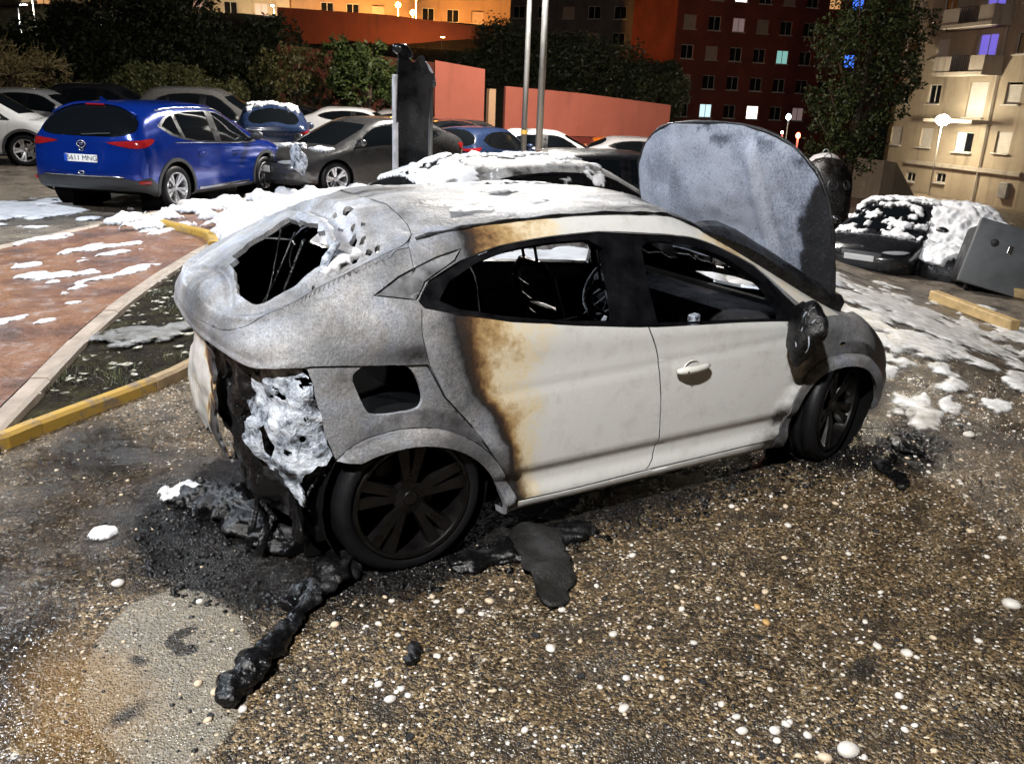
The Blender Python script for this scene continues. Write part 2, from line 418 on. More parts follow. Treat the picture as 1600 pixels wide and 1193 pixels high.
def make_rim(rr, w, spokes=5, twin=True, n=40, hub=.065):
    "outer face toward -Y"
    m = MB(); h = w/2
    m.lathe([(rr+.006, -h*.93), (rr+.002, -h*.99), (rr-.012, -h*.97), (rr-.02, -h*.8), (rr-.03, -h*.3), (rr-.03, h*.8)], n)
    m.lathe([(0, -h*.72), (hub*.42, -h*.73), (hub*.48, -h*.66), (hub*.5, -h*.7), (hub, -h*.62), (hub*1.1, -h*.3)], 24)
    m.lathe([(0, h*.15), (rr*.62, h*.15), (rr*.62, h*.22)], 24)                     # brake disc
    ss_ = []
    for k in range(spokes):
        a = 2*math.pi*k/spokes+.3
        ss_ += [a-.17, a+.17] if twin else [a]
    for a in ss_:
        d = Vector((math.cos(a), 0, math.sin(a))); t = Vector((-math.sin(a), 0, math.cos(a)))
        sec = []
        for q, wd, y in ((hub*.75, .016, -h*.62), (rr*.5, .017, -h*.78), (rr-.008, .026, -h*.9)):
            wd2 = wd if twin else wd*1.6
            sec.append([d*q+t*wd2+Vector((0, y, 0)), d*q-t*wd2+Vector((0, y, 0)), d*q-t*wd2*1.3+Vector((0, y+.035, 0)), d*q+t*wd2*1.3+Vector((0, y+.035, 0))])
        V = [v for s_ in sec for v in s_]; Fc = []
        for i in range(2):
            for j in range(4): Fc.append((i*4+j, i*4+(j+1) % 4, i*4+4+(j+1) % 4, i*4+4+j))
        m.add(V, Fc)
    for k in range(5):
        a = 2*math.pi*k/5; m.lathe([(0, -h*.70), (.009, -h*.70), (.009, -h*.5)], 8, c=(math.cos(a)*hub*.72, 0, math.sin(a)*hub*.72))
    return m
def put_wheel(parent, x, y, z, r, rr, w, mr, mt, cache, key, **kw):
    if key not in cache:
        a = make_rim(rr, w, **kw); me1 = mesh('wheel', a.V, a.F, True); me1.set_sharp_from_angle(angle=R(35))
        b = make_tyre(r, rr, w); me2 = mesh('tyre', b.V, b.F, True); cache[key] = (me1, me2)
    me1, me2 = cache[key]
    o = link('wheel', me1, mr, parent, loc=(x, y, z), rot=(rng.uniform(-.1, .1)*0, rng.uniform(0, 6), 0 if y < 0 else math.pi))
    link('tyre', me2, mt, o)
    return o
WC = {}
def text_mesh(body, size, depth=.001):
    c = bpy.data.curves.new('lettering', 'FONT'); c.body = body; c.size = size; c.extrude = depth; c.align_x = 'CENTER'; c.align_y = 'CENTER'
    o = bpy.data.objects.new('lettering_tmp', c); COL.objects.link(o)
    dg = bpy.context.evaluated_depsgraph_get(); me = bpy.data.meshes.new_from_object(o.evaluated_get(dg))
    bpy.data.objects.remove(o); return me
HERO = [
 [(-3.11,0,0.3),(-3.16,0,0.36),(-3.2,0,0.48),(-3.21,0,0.66),(-3.19,0,0.82),(-3.22,0,0.93),(-3.212,0,0.985),(-3.2,0,1.03),(-3.185,0,1.06),(-3.16,0,1.085)],
 [(-3.09,0.42,0.3),(-3.14,0.43,0.36),(-3.18,0.44,0.48),(-3.185,0.45,0.66),(-3.165,0.45,0.82),(-3.195,0.45,0.93),(-3.185,0.44,0.985),(-3.165,0.42,1.035),(-3.11,0.24,1.095),(-3.08,0,1.125)],
 [(-3.04,0.7,0.28),(-3.07,0.74,0.34),(-3.09,0.76,0.46),(-3.095,0.765,0.64),(-3.09,0.75,0.8),(-3.13,0.715,0.925),(-3.11,0.69,1),(-3.04,0.63,1.085),(-2.96,0.34,1.18),(-2.93,0,1.215)],
 [(-2.96,0.78,0.22),(-2.96,0.83,0.27),(-2.96,0.845,0.42),(-2.96,0.85,0.62),(-2.96,0.84,0.82),(-2.99,0.8,0.955),(-2.93,0.755,1.06),(-2.83,0.645,1.185),(-2.74,0.35,1.29),(-2.71,0,1.33)],
 [(-2.578,0.787,0.15),(-2.578,0.862,0.18),(-2.578,0.875,0.33),(-2.578,0.879,0.58),(-2.578,0.868,0.8),(-2.578,0.845,0.99),(-2.55,0.785,1.14),(-2.49,0.645,1.315),(-2.42,0.35,1.41),(-2.39,0,1.44)],
 [(-2.1,0.792,0.15),(-2.1,0.867,0.18),(-2.1,0.88,0.33),(-2.1,0.884,0.58),(-2.1,0.873,0.8),(-2.1,0.86,0.985),(-2.08,0.775,1.18),(-2.03,0.645,1.375),(-1.98,0.35,1.432),(-1.96,0,1.455)],
 [(-1.4,0.792,0.15),(-1.4,0.867,0.18),(-1.4,0.88,0.33),(-1.4,0.884,0.58),(-1.4,0.873,0.8),(-1.4,0.862,0.93),(-1.39,0.775,1.155),(-1.38,0.64,1.385),(-1.36,0.35,1.432),(-1.35,0,1.452)],
 [(-0.8,0.792,0.15),(-0.8,0.867,0.18),(-0.8,0.88,0.33),(-0.8,0.884,0.58),(-0.8,0.873,0.8),(-0.8,0.86,0.89),(-0.84,0.775,1.09),(-0.96,0.63,1.305),(-0.9,0.35,1.352),(-0.87,0,1.37)],
 [(-0.22,0.787,0.15),(-0.22,0.862,0.18),(-0.22,0.875,0.33),(-0.22,0.879,0.55),(-0.22,0.868,0.73),(-0.16,0.845,0.815),(-0.1,0.79,0.845),(-0.02,0.7,0.86),(0.06,0.36,0.895),(0.09,0,0.905)],
 [(0.18,0.783,0.2),(0.18,0.857,0.24),(0.18,0.87,0.36),(0.18,0.874,0.52),(0.18,0.863,0.66),(0.2,0.83,0.735),(0.22,0.775,0.775),(0.25,0.67,0.8),(0.29,0.35,0.84),(0.31,0,0.85)],
 [(0.42,0.72,0.2),(0.46,0.76,0.24),(0.5,0.775,0.36),(0.51,0.775,0.48),(0.48,0.755,0.585),(0.45,0.715,0.65),(0.43,0.66,0.69),(0.43,0.56,0.725),(0.47,0.3,0.76),(0.49,0,0.77)],
 [(0.6,0.42,0.2),(0.64,0.44,0.24),(0.67,0.45,0.36),(0.67,0.45,0.48),(0.64,0.44,0.56),(0.61,0.42,0.62),(0.58,0.4,0.66),(0.56,0.36,0.69),(0.56,0.2,0.715),(0.57,0,0.725)],
 [(0.66,0,0.2),(0.7,0,0.24),(0.73,0,0.36),(0.73,0,0.48),(0.7,0,0.56),(0.67,0,0.62),(0.65,0,0.65),(0.63,0,0.675),(0.625,0,0.69),(0.62,0,0.7)]]
# ------------------------------------------------------------------ the burnt white hatchback
def sm(x, xs, ys): return np.interp(x, xs, ys)
def hero_disp(P, st=None):
    P = P.copy()
    if st is not None:
        s_, t_ = st.T; rg = np.exp(-((t_-6.93)/.09)**2)*ss(s_, .8, 1.5)*(1-ss(s_, 3.7, 4.1)); P += rg[:, None]*np.array([-.004, .011, .014])
        lp = np.exp(-((t_-(4.66+.09*np.clip(s_, 0, 2)))/.10)**2)*(1-ss(s_, 2.6, 3.4)); P += lp[:, None]*np.array([-.014, .006, 0])*np.array([1, 0, 1])
    x, y, z = P.T; fl = (y > .6) & (z < .95)
    for cx in (-2.578, 0.):
        r = np.hypot((x-cx)/.41, (z-.31)/.255); P[:, 1] += np.where(fl, .020*(1-ss(r, 1.17, 1.22))*ss(r, .75, .98), 0)   # flared arch lips
    on = (x > -2.5) & (x < -.3) & fl
    P[:, 1] -= np.where(on, .020*(1-ss(z, .325, .365))*ss(z, .21, .29), 0)            # scallop above the sill
    zc = .73+.03*(x+2.4); P[:, 1] -= np.where(on, .004*(1-ss(np.abs(z-zc+.02), .0, .03))*ss(x, -2.45, -2.1), 0)  # faint flank crease
    return P
def burn_hero(kind):
    def f(V):
        x, y, z = V.T; b = np.full(len(V), .95); k_ = np.zeros(len(V))
        nz = fbm(V, 3.1, 4)-.5
        if kind == 'rear_door':
            xe = sm(z, [.2, .32, .48, .6, .74, .88, 1.0], [-2.08, -2.14, -2.2, -2.3, -2.42, -2.5, -2.54]); d = x-xe+nz*.14
            w = sm(z, [.2, .4, .55, .75, .9, 1.0], [.30, .32, .44, .62, .9, 1.0]); q = d/w+.10*(1-ss(z, .42, .66))+.05*(fbm(V, 11, 3)-.5)
            b = sm(q, [0, .06, .10, .135, .17, .205, .25, .30, .38, .55, .8], [.97, .93, .80, .62, .52, .42, .35, .30, .255, .22, .04])
            b = np.maximum(b, .31*ss(z, .90, .99)*(1-ss(x, -2.3, -2.0))); k_ = .75*np.exp(-(np.maximum(d, 0)/.11)**2)*(1-ss(z, .35, .62))+.55*np.exp(-((d-.18)/.05)**2)*ss(z, .75, .95)*0
        elif kind == 'front_door':
            d = sm(z, [.2, .35, .5, .7, .85], [-.42, -.30, -.24, -.24, -.3])-x+nz*.08
            b = .03+0*d; k_ = sm(d, [0, .04, .12, .25, .42], [1.1, .85, .5, .25, 0]); k_ = np.maximum(k_, .8*np.exp(-((x+.45)/.12)**2-((z-.34)/.1)**2))
        elif kind == 'sill': b = .04+.2*(1-ss(x, -2.15, -1.95))+nz*.1; k_ = .95*ss(x, -.85, -.4)
        elif kind == 'rail':
            b = sm(x+nz*.1, [-2.5, -2.33, -2.25, -2.1, -1.85, -1.7, -1.15, -1.0, -.8, -.55, -.35], [.95, .80, .40, .31, .25, .03, .02, .2, .33, .16, .2])
        elif kind == 'roof':
            b = .90+nz*.35-.5*ss(x, -1.3, -.9)*ss(fbm(V, 6, 3), .42, .6)-.22*ss(fbm(V*[1, 3, 1], 4, 4), .55, .68)
        elif kind == 'quarter':
            b = .885+nz*.42-.22*np.exp(-((x+2.62)/.22)**2-((z-.93)/.05)**2)-.1*ss(z, 1.2, 1.35)
        elif kind == 'lower':
            b = .90+nz*.5-.12*(1-ss(np.hypot(x+2.578, z-.31), .385, .41))
        elif kind == 'fender':
            b = .86+nz*.3-.32*ss(x, .12, .38)-.12*(1-ss(np.hypot(x, z-.31), .38, .40))
        elif kind == 'lip': b = .84+nz*.6+.08*ss(z, .3, .6)-.45*ss(x, -2.3, -2.1)*(x < -1)*0
        elif kind == 'hatch': b = .90+nz*.45
        elif kind == 'nose': b = .12+nz*.5
        elif kind == 'hood': b = .93+nz*.3
        return np.clip(b, 0, 1), k_
    return f
def hero():
    root = empty('burnt_car', (0, 0, 0), 0, 'burnt white hatchback with raised ash grey bonnet, scorched rear and missing windows', 'car')
    TRIM = [(4.06,5.86),(4.16,6.2),(4.49,6.43),(4.86,6.57),(5.28,6.64),(5.64,6.67),(5.9,6.63),(6.54,6.6),(7.06,6.67),(7.37,6.73),(7.5,6.1),(7.78,4.94),(7.42,4.98),(6.66,4.94),(5.97,4.95),(5.41,5.03),(4.93,5.15),(4.47,5.38),(4.11,5.69)]
    OPR = [(4.27,5.78),(4.38,6.11),(4.65,6.34),(4.91,6.47),(5.27,6.54),(5.55,6.545),(5.66,6.39),(5.69,5.75),(5.69,5.12),(5.32,5.13),(4.88,5.27),(4.47,5.51)]
    OPF = [(6.0,6.40),(6.06,6.49),(6.3,6.51),(6.76,6.46),(7.1,6.44),(7.31,6.17),(7.38,5.71),(7.4,5.09),(6.74,5.04),(6.06,5.05),(6.01,5.7)]
    QG = [(3.61,6.23),(3.85,6.45),(4.23,6.61),(4.50,6.66),(4.44,6.47),(4.13,6.21),(4.04,5.88)]
    DR = [(4.09,5.69),(4.09,5.08),(4.15,4.4),(4.30,3.73),(4.56,3.11),(4.78,2.46),(4.91,1.79),(4.97,1.29),(5.47,1.25),(6.045,1.30),(6.115,1.61),(6.145,2.09),(6.115,3.0),(6.065,3.82),(5.965,4.94),(5.41,5.02),(4.93,5.14),(4.47,5.37)]
    DF = [(5.97,4.94),(6.07,3.82),(6.12,3.0),(6.15,2.09),(6.12,1.61),(6.05,1.30),(6.74,1.30),(7.56,1.32),(7.69,1.55),(7.8,2.13),(7.9,2.81),(7.92,3.78),(7.78,4.93),(7.42,4.97),(6.66,4.93)]
    SILL = [(4.95,-.3),(4.97,1.27),(5.47,1.23),(6.05,1.28),(6.74,1.28),(7.60,1.30),(7.66,-.3)]
    FUEL = spline([(3.44,4.22),(3.51,4.46),(3.62,4.5),(3.9,4.45),(4.01,4.22),(4.07,3.86),(4.06,3.65),(3.97,3.56),(3.64,3.53),(3.53,3.66)], 3, True)
    BUMP = jag([(-.3,4.62),(.6,4.66),(1.3,4.72),(2.25,4.84),(3.0,4.67),(2.97,3.94),(3.08,3.2),(3.21,2.68),(3.22,-.3),(-.3,-.3)], .012, .12, 3)
    LOW = [(3.0,4.70),(3.16,4.66),(3.73,4.49),(4.13,4.42),(4.3,3.73),(4.56,3.11),(4.78,2.46),(4.91,1.79),(4.97,1.29),(4.95,-.4),(3.0,-.4),(3.21,2.68),(3.08,3.2),(2.96,3.94)]
    RW = jag([(1.35,9.4),(2.93,9.4),(3.02,8.37),(3.08,7.78),(2.97,7.45),(2.5,7.42),(1.49,7.40),(1.17,7.77)], .05, .16, 5)
    RWL = jag([(1.5,9.4),(2.9,9.4),(2.95,8.5),(2.2,8.55),(1.55,8.7)], .04, .16, 8)
    HATCH = np.concatenate([spline([(3.82,9.4),(3.89,8.48),(3.98,7.76),(4.02,7.34),(3.96,7.06),(3.69,6.94),(3.23,6.94),(2.4,6.96),(1.67,6.84),(.97,6.0),(.3,5.55),(-.3,5.5)], 4), [(-.3, 9.4)]])
    HOOD = [(8.35,9.5),(8.3,7.3),(8.5,6.95),(9.9,6.9),(10.5,7.3),(10.9,9.5)]
    WS = [(7.10,9.5),(7.08,7.25),(7.3,6.98),(7.92,7.2),(8.1,9.5)]
    FND = [(7.78,4.94),(7.92,3.78),(7.9,2.81),(7.8,2.13),(7.69,1.55),(7.6,1.3),(7.6,-.4),(9.9,-.4),(9.95,2.6),(10.25,3.5),(10.2,5.0),(10.1,6.4),(9.9,6.9),(8.5,6.95),(8.2,6.2),(7.85,5.2)]
    S0 = Surf(HERO)
    ARC = spline([(.425, .16), (.418, .20), (.385, .29), (.302, .42), (.18, .514), (.03, .562), (-.13, .560), (-.24, .525), (-.335, .44), (-.395, .30), (-.42, .2), (-.425, .16)], 4)
    def arch(cx, rg, g):
        q = np.array([(cx+x_*(1+.15*g), .31+(z_-.31)*(1+.27*g) if z_ > .31 else z_) for x_, z_ in ARC]); k = S0.side(q, rg); return [(k[0][0], -.4)]+[tuple(a) for a in k]+[(k[-1][0], -.4)]
    AR = arch(-2.578, (3, 5.3, 0, 4.6), 0); AF = arch(0, (7.0, 10, 0, 4.9), 0); LR = arch(-2.578, (2.9, 5.4, 0, 4.8), 1); LF = arch(0, (6.9, 10.2, 0, 5.0), 1)
    RAIL = [(4.06,5.9),(4.16,6.22),(4.49,6.45),(4.86,6.59),(5.28,6.66),(5.64,6.69),(5.9,6.66),(6.54,6.62),(7.06,6.69),(7.37,6.75),(7.6,6.0),(7.85,5.2),(8.2,6.2),(7.9,7.15),(7.3,6.95),(7.05,7.12),(6.5,7.02),(6,7.02),(5.4,7.04),(4.9,7.04),(4.45,7.08),(4.02,7.2),(3.96,7.0)]
    PITS = [jag([(s_+rr_*math.cos(a)*.8, t_+rr_*math.sin(a)*1.6) for a in np.linspace(0, 6.28, 10, endpoint=False)], .018, .5, 60+k) for k, (s_, t_, rr_) in enumerate([(3.34,7.33,.085),(3.47,7.55,.05),(3.36,7.78,.075),(3.52,7.25,.04),(3.42,8.05,.05),(3.28,8.25,.04),(3.50,8.5,.08),(3.36,8.75,.04),(3.62,7.22,.05),(3.55,7.9,.035),(2.2,7.12,.03),(2.7,7.14,.04),(1.7,7.15,.03)])]
    B = Body(HERO, .075, .09, PITS+[TRIM, OPR, OPF, QG, DR, DF, SILL, FUEL, BUMP, LOW, RW, HATCH, RWL, HOOD, WS, FND, AR, AF, LR, LF, RAIL], hero_disp)
    for L in (AR, AF): B.take(L)
    lips = [B.take(LR), B.take(LF)]; gone = lips[0] & (B.c[:, 0] < 3.6) & (B.c[:, 1] < 2.72); lips[0] &= ~gone
    opr = B.take(OPR); opf = B.take(OPF); fuel = B.take(FUEL); bump = B.take(BUMP); ws = B.take(WS); hood_m = B.take(HOOD)
    rwR = B.take(RW); holes = np.zeros(len(B.T), bool)
    for q in PITS: holes |= inpoly(B.c, q)
    qg = B.take(QG); trim = B.take(TRIM)
    dr = B.take(DR); df = B.take(DF); sill = B.take(SILL); low = B.take(LOW); low &= ~((B.c[:, 0] < 3.9) & (B.c[:, 1] < 2.4));  hatch = B.take(HATCH); fnd = B.take(FND); rail = B.take(RAIL)
    noseL = [(9.8,-.4),(9.9,2.6),(10.25,3.5),(10.2,5),(10.1,6.4),(9.9,6.9),(10.5,7.3),(10.9,9.5),(12.3,9.5),(12.3,-.4)]
    nose = B.take(noseL)
    roofm = B.free & (B.c[:, 1] > 6.9); quarter = B.free & ~roofm
    for sd, w in (('R', ''), ('L', '')):
        d = B.part('rear_door', dr, sd, BURN, root, attr=burn_hero('rear_door'), flange=.03)
        f = B.part('front_door', df, sd, BURN, root, attr=burn_hero('front_door'), flange=.03)
        B.part('sill', sill, sd, BURN, root, attr=burn_hero('sill'), push=.004)
        B.part('lower_quarter_panel', low, sd, BURN, root, attr=burn_hero('lower'), push=-.010, flange=.02)
        B.part('quarter_panel', quarter, sd, BURN, root, attr=burn_hero('quarter'), flange=.02, gap=.002)
        B.part('front_wing', fnd, sd, BURN, root, attr=burn_hero('fender'), flange=.02)
        B.part('roof_rail', rail, sd, BURN, root, attr=burn_hero('rail'), flange=.02, gap=.0012)
        B.part('window_frame', trim, sd, TRIMM, root, push=-.004, flange=.035)
        B.part('quarter_glass', qg, sd, ASHGL, root, push=-.003, gap=.006)
        for q in lips: B.part('arch_lip', q, sd, BURN, root, attr=burn_hero('lip'), push=.006, flange=.03, gap=.0015)
        if sd == 'L': B.part('fuel_flap', fuel, sd, BURN, root, attr=burn_hero('lower'))
        if sd == 'R': rear_door, front_door = d, f
    # ruined roof skin: buckled by heat
    P2 = B.P.copy(); t = B.st[:, 1]; wv = (fbm(B.P, 4.2, 3)-.5)*.035*ss(t, 7.0, 7.8); P2 = P2+B.N*wv[:, None]; P2[np.abs(B.P[:, 1]) < 1e-6, 1] = 0
    B.part('roof', roofm, 'C', BURN, root, attr=burn_hero('roof'), flange=.02, P=P2, gap=.002)
    # tailgate: right half with the torn window, left half less open
    P3 = B.P.copy(); s_, t_ = B.st.T
    rib = np.exp(-((s_-3.3)/.10)**2)*ss(t_, 7.2, 7.6)*-.03+np.exp(-((s_-3.10)/.06)**2)*ss(t_, 7.2, 7.6)*.016+np.exp(-((s_-3.52)/.05)**2)*ss(t_, 7.15, 7.5)*.010+np.exp(-((s_-1.02)/.10)**2)*ss(t_, 7.1, 7.5)*-.016
    edge = np.exp(-((t_-7.18)/.07)**2)*ss(s_, 1.0, 1.6)*(1-ss(s_, 3.4, 3.7))*-.014
    P3 = P3+B.N*(rib+edge+(fbm(B.P, 9, 3)-.5)*.028*ss(t_, 6.98, 7.15))[:, None]; P3[np.abs(B.P[:, 1]) < 1e-6, 1] = 0
    pit = fbm(B.P[B.T].mean(1), 17, 2); cc = B.c
    RWL_ = jag([(1.5,9.4),(2.9,9.4),(2.95,8.5),(2.2,8.55),(1.55,8.7)], .04, .16, 8)
    leftm = hatch | (rwR & ~inpoly(B.c, RWL))
    B.part('tailgate', hatch & ~holes, 'R', BURN, root, attr=burn_hero('hatch'), flange=.022, P=P3, gap=.002)
    B.part('tailgate', leftm, 'L', BURN, root, attr=burn_hero('hatch'), flange=.022, P=P3, gap=.002)
    B.part('bumper_and_grille', nose, 'C', BURN, root, attr=burn_hero('nose'), flange=.02, gap=.002)
    # black remains of the windscreen
    wp = B.P-B.N*(.006+.03*fbm(B.P, 5, 3))[:, None]; wp[np.abs(B.P[:, 1]) < 1e-6, 1] = 0
    lower_ws = ws & (B.c[:, 0] > 7.62+.55*np.abs(fbm(np.c_[B.c, B.c[:, :1]], 2.5, 3)-.3))
    B.part('windscreen_remains', lower_ws, 'C', CHAR, root, P=wp, flange=.008)
    EDGE = spline([(7.02,6.98),(7.1,7.5),(7.5,7.55),(7.9,7.6),(8.25,7.6),(8.3,7.0),(8.0,6.85),(7.6,6.9),(7.3,6.93)], 3, True)
    B4 = Body(HERO, .1, .1, [EDGE]); em = B4.take(EDGE); e_s, e_t = B4.st.T; lift = .085*ss(e_s, 7.0, 7.3)*(.6+.4*ss(e_t, 6.9, 7.3))+.03*(fbm(B4.P, 9, 3)-.5)
    for sd in 'RL': B4.part('buckled_windscreen_edge', em, sd, CHAR, root, P=B4.P+B4.N*lift[:, None], flange=.09, gap=0)
    # inner rear panel and melted bumper
    ip = B.P-B.N*.085
    B.part('rear_inner_panel', bump, 'C', SOOT, root, P=ip+B.N*((fbm(B.P, 7, 4)-.5)*.09)[:, None]*np.array([1, 0, 1]), flange=0, gap=0)
    MELT = jag([(.92,4.2),(1.3,4.6),(1.86,4.76),(2.93,4.65),(2.97,3.94),(3.1,3.2),(3.2,2.77),(3.0,2.5),(2.75,2.35),(2.55,2.0),(2.36,1.15),(2.1,1.5),(1.89,1.7),(1.54,2.1),(1.25,2.5),(1.35,3.2),(1.05,3.6)], .05, .1, 9)
    HOLE = [(1.55,2.96),(1.69,3.15),(1.83,2.69),(1.75,2.21),(1.6,2.41)]; HOLE2 = circ(2.72, 3.05, .09, 12)
    STRIP = jag([(.0,4.3),(.25,4.3),(.36,3.9),(.52,3.35),(.58,2.86),(.52,2.03),(.56,.7),(.4,.5),(.3,.94),(.1,1.57),(-.2,1.2),(-.2,4.3)], .03, .14, 4)
    B2 = Body(HERO, .06, .08, [MELT, HOLE, HOLE2, STRIP], hero_disp)
    for L in (HOLE, HOLE2): B2.take(L)
    melt = B2.take(MELT); strip = B2.take(STRIP)
    pt = fbm(B2.P[B2.T].mean(1), 14, 3); melt &= ~((pt > .70) & (B2.c[:, 1] < 4.4))
    mp = B2.P+B2.N*((fbm(B2.P, 6, 4)-.5)*.11-.03+.03*np.abs(fbm(B2.P, 18, 2)-.5))[:, None]
    B2.part('melted_bumper', melt, 'R', MELTM, root, P=mp, flange=.012, gap=.0)
    B2.part('bumper_remnant', strip, 'C', BURN, root, P=B2.P+B2.N*((fbm(B2.P, 6, 3)-.5)*.05)[:, None]*np.array([1, 0, 1]), attr=lambda V: np.clip(.02+.7*ss(fbm(V, 9, 3), .46, .6)*ss(V[:, 1]*-1, -.05, .25), 0, 1), flange=.012)
    CB = jag([(.40,4.2),(.5,3.4),(.62,4.1),(1.0,4.5),(1.6,4.66),(1.75,3.9),(1.6,3.0),(1.75,2.2),(2.3,1.6),(2.7,1.2),(2.5,.4),(1.9,.2),(1.2,.1),(.8,.35),(.78,1.6),(.84,2.8)], .09, .12, 21)
    B3 = Body(HERO, .09, .1, [CB], hero_disp); cb = B3.take(CB); pt = fbm(B3.P[B3.T].mean(1), 11, 3); cb &= ~(pt > .66)
    cp = B3.P+B3.N*((fbm(B3.P, 7, 4)-.5)*.22-.06)[:, None]; cp[:, 2] -= .10*(1-ss(B3.P[:, 2], .25, .6))
    B3.part('charred_bumper', cb, 'R', CHAR, root, P=cp, flange=.02, gap=0)
    for k in range(2):                                           # strands of molten plastic
        y = rng.uniform(-.66, -.36); x = -3.10+.3*max(0, -y-.5); z1 = rng.uniform(.45, .6); m = MB()
        q = [(x+.03*math.sin(j*1.7+k), y+.03*math.cos(j*1.3+2*k), z1-j*(z1-.03)/6) for j in range(7)]
        m.tube(q, [rng.uniform(.006, .016) for j in range(7)], 7); m.build('molten_strand', CHAR, root, True)
    # floor pan, wheel wells, bulkhead
    m = MB(); m.box((-1.35, 0, .19), (3.2, 1.5, .05)); m.box((-.22, 0, .55), (.05, 1.5, .62)); m.box((-2.35, 0, .62), (.05, 1.34, .5)); m.box((.2, 0, .42), (.8, 1.2, .3)); m.box((-2.62, 0, .52), (.62, 1.4, .04)); m.box((-2.6, .70, .75), (.6, .03, .46)); m.box((-2.33, 0, .82), (.04, 1.45, .3))
    for sx in (-2.578, 0):
        for sy in (-1, 1): m.lathe([(.37, -.12), (.37, .12)], 24, c=(sx, sy*.70, .32)); m.box((sx, sy*.575, .32), (.74, .02, .62))
    m.build('floor_pan', VOID, root)
    # wheels
    for x in (-2.578, 0):
        for sy in (-1, 1):
            w_ = put_wheel(root, x, sy*.755, .31, .326, .252, .21, BLACKRIM, RUBBER, WC, 'hero', spokes=5, hub=.07)
            if x == 0: w_.rotation_euler[2] += R(17)
    # door handle (front right): recess cup, grip
    S = B.S
    hd = Vector((-1.16, -.886, .70))
    m = MB(); m.lathe([(0, .016), (.025, .010), (.040, -.002), (.042, -.004), (.044, .002)], 24)
    link('handle_cup', mesh('handle_cup', [(x*1.25, y, z*.85) for x, y, z in m.V], m.F, True), carpaint('scuffed_white', (.55, .54, .5), .3), front_door, loc=(hd.x+.015, hd.y+.004, hd.z))
    m = MB(); pts = []
    for k in range(9):
        a = k/8; pts.append((-.1+.2*a, -.018-.016*math.sin(math.pi*a), .006*a))
    m.tube(pts, [.010, .017, .019, .018, .017, .016, .016, .015, .009], 10)
    h = m.build('door_handle', carpaint('scuffed_white', (.55, .54, .5)), front_door, True, loc=hd)
    MB().box((-.055, -.05, 0), (.006, .006, .008)).build('lock', DARKPL, h)
    # side repeater on the wing, melted mirror
    wing = [o for o in root.children if o.name.startswith('front_wing')][0]
    MB().lathe([(0, -.008), (.016, -.006), (.022, 0)], 16).build('side_repeater', CHROME, wing, True, loc=(-.05, -.868, .685), scale=(1.5, 1, .8))
    for sy in (-1,):
        V = []; Fc = []
        bm = bmesh.new(); bmesh.ops.create_icosphere(bm, subdivisions=4, radius=1)
        for v in bm.verts:
            p = v.co.copy(); q = Vector((p.x*.075, p.y*.12, p.z*.105))
            if p.z < -.2: q.z -= .10*max(0, 1-abs(p.y)*1.2)*(-p.z); 
            nz = float(fbm(np.array([p])*1.0, 2.6, 4)[0])-.5; v.co = q*(1+.45*nz)
        me = bpy.data.meshes.new('mirror'); bm.to_mesh(me); bm.free(); me.polygons.foreach_set('use_smooth', [True]*len(me.polygons))
        mo = link('mirror', me, CHAR, front_door, loc=(-.50, -.985, .865), rot=(R(6), R(8), R(-10)), scale=(.98, .98, 1.08))
        MB().tube([(0, .0, 0), (.03, .1, -.03)], .03, 8).build('mirror_arm', CHAR, mo, True)
        m = MB(); pts = [(-.062, -.03+.012*math.sin(k*1.3), .07-.021*k) for k in range(9)]
        m.tube(pts, [.0035+.002*math.sin(k*2.1) for k in range(9)], 6); pts = [(-.045, -.085+.02*math.sin(k*.8), .05-.022*k) for k in range(8)]; m.tube(pts, .003, 6)
        m.build('mirror_edge', MELTM, mo, True)
    # interior: seats burnt to their frames, dash, steering wheel
    def seat(x, y, name='seat_frame'):
        m = MB(); w = .22
        m.tube([(x-.1, y-w, .34), (x-.2, y-w, .6), (x-.30, y-w*.9, .92), (x-.32, y-w*.5, .99), (x-.32, y+w*.5, .99), (x-.30, y+w*.9, .92), (x-.2, y+w, .6), (x-.1, y+w, .34)], .022, 8)
        m.tube([(x-.1, y-w, .34), (x+.35, y-w, .36), (x+.4, y, .36), (x+.35, y+w, .36), (x-.1, y+w, .34)], .022, 8)
        for k in range(6): z = .45+.085*k; m.tube([(x-.13-.33*(z-.34), y-w, z), (x-.16-.33*(z-.34), y, z-.02), (x-.13-.33*(z-.34), y+w, z)], .008, 6)
        for dy in (-.07, .07): m.tube([(x-.32, y+dy, .98), (x-.35, y+dy, 1.1)], .009, 6)
        m.tube([(x-.35, y-.1, 1.10), (x-.36, y-.11, 1.2), (x-.36, y+.11, 1.2), (x-.35, y+.1, 1.1)], .022, 8)
        m.box((x-.16, y, .56), (.05, .36, .36), rot=Matrix.Rotation(R(-18), 3, 'Y'), bev=.02)
        o = m.build(name, SOOT, root, True, angle=40)
        MB().lathe([(0, -.02), (.035, -.022), (.05, -.012), (.055, 0)], 20, c=(x-.06, y-.24, .42)).build('recliner_disc', RUST, o, True)
        return o
    seat(-.95, -.37); seat(-.95, .37)
    seat(-1.95, -.34, 'rear_seat_frame'); seat(-1.95, .34, 'rear_seat_frame')
    m = MB(); m.box((-.42, 0, .74), (.34, 1.4, .22), bev=.05); m.box((-.5, 0, .5), (.3, .3, .4), bev=.04); m.build('dashboard', SOOT, root, True, angle=40)
    m = MB(); c = Vector((-.72, .37, .80)); M = Matrix.Rotation(R(-62), 3, 'Y')
    m.tube([c+M@Vector((.18*math.cos(a), .18*math.sin(a), 0)) for a in np.linspace(0, 2*math.pi, 33)], .013, 8)
    for a in (0, 2.3, 4.0): m.tube([c, c+M@Vector((.18*math.cos(a), .18*math.sin(a), 0))], .012, 6)
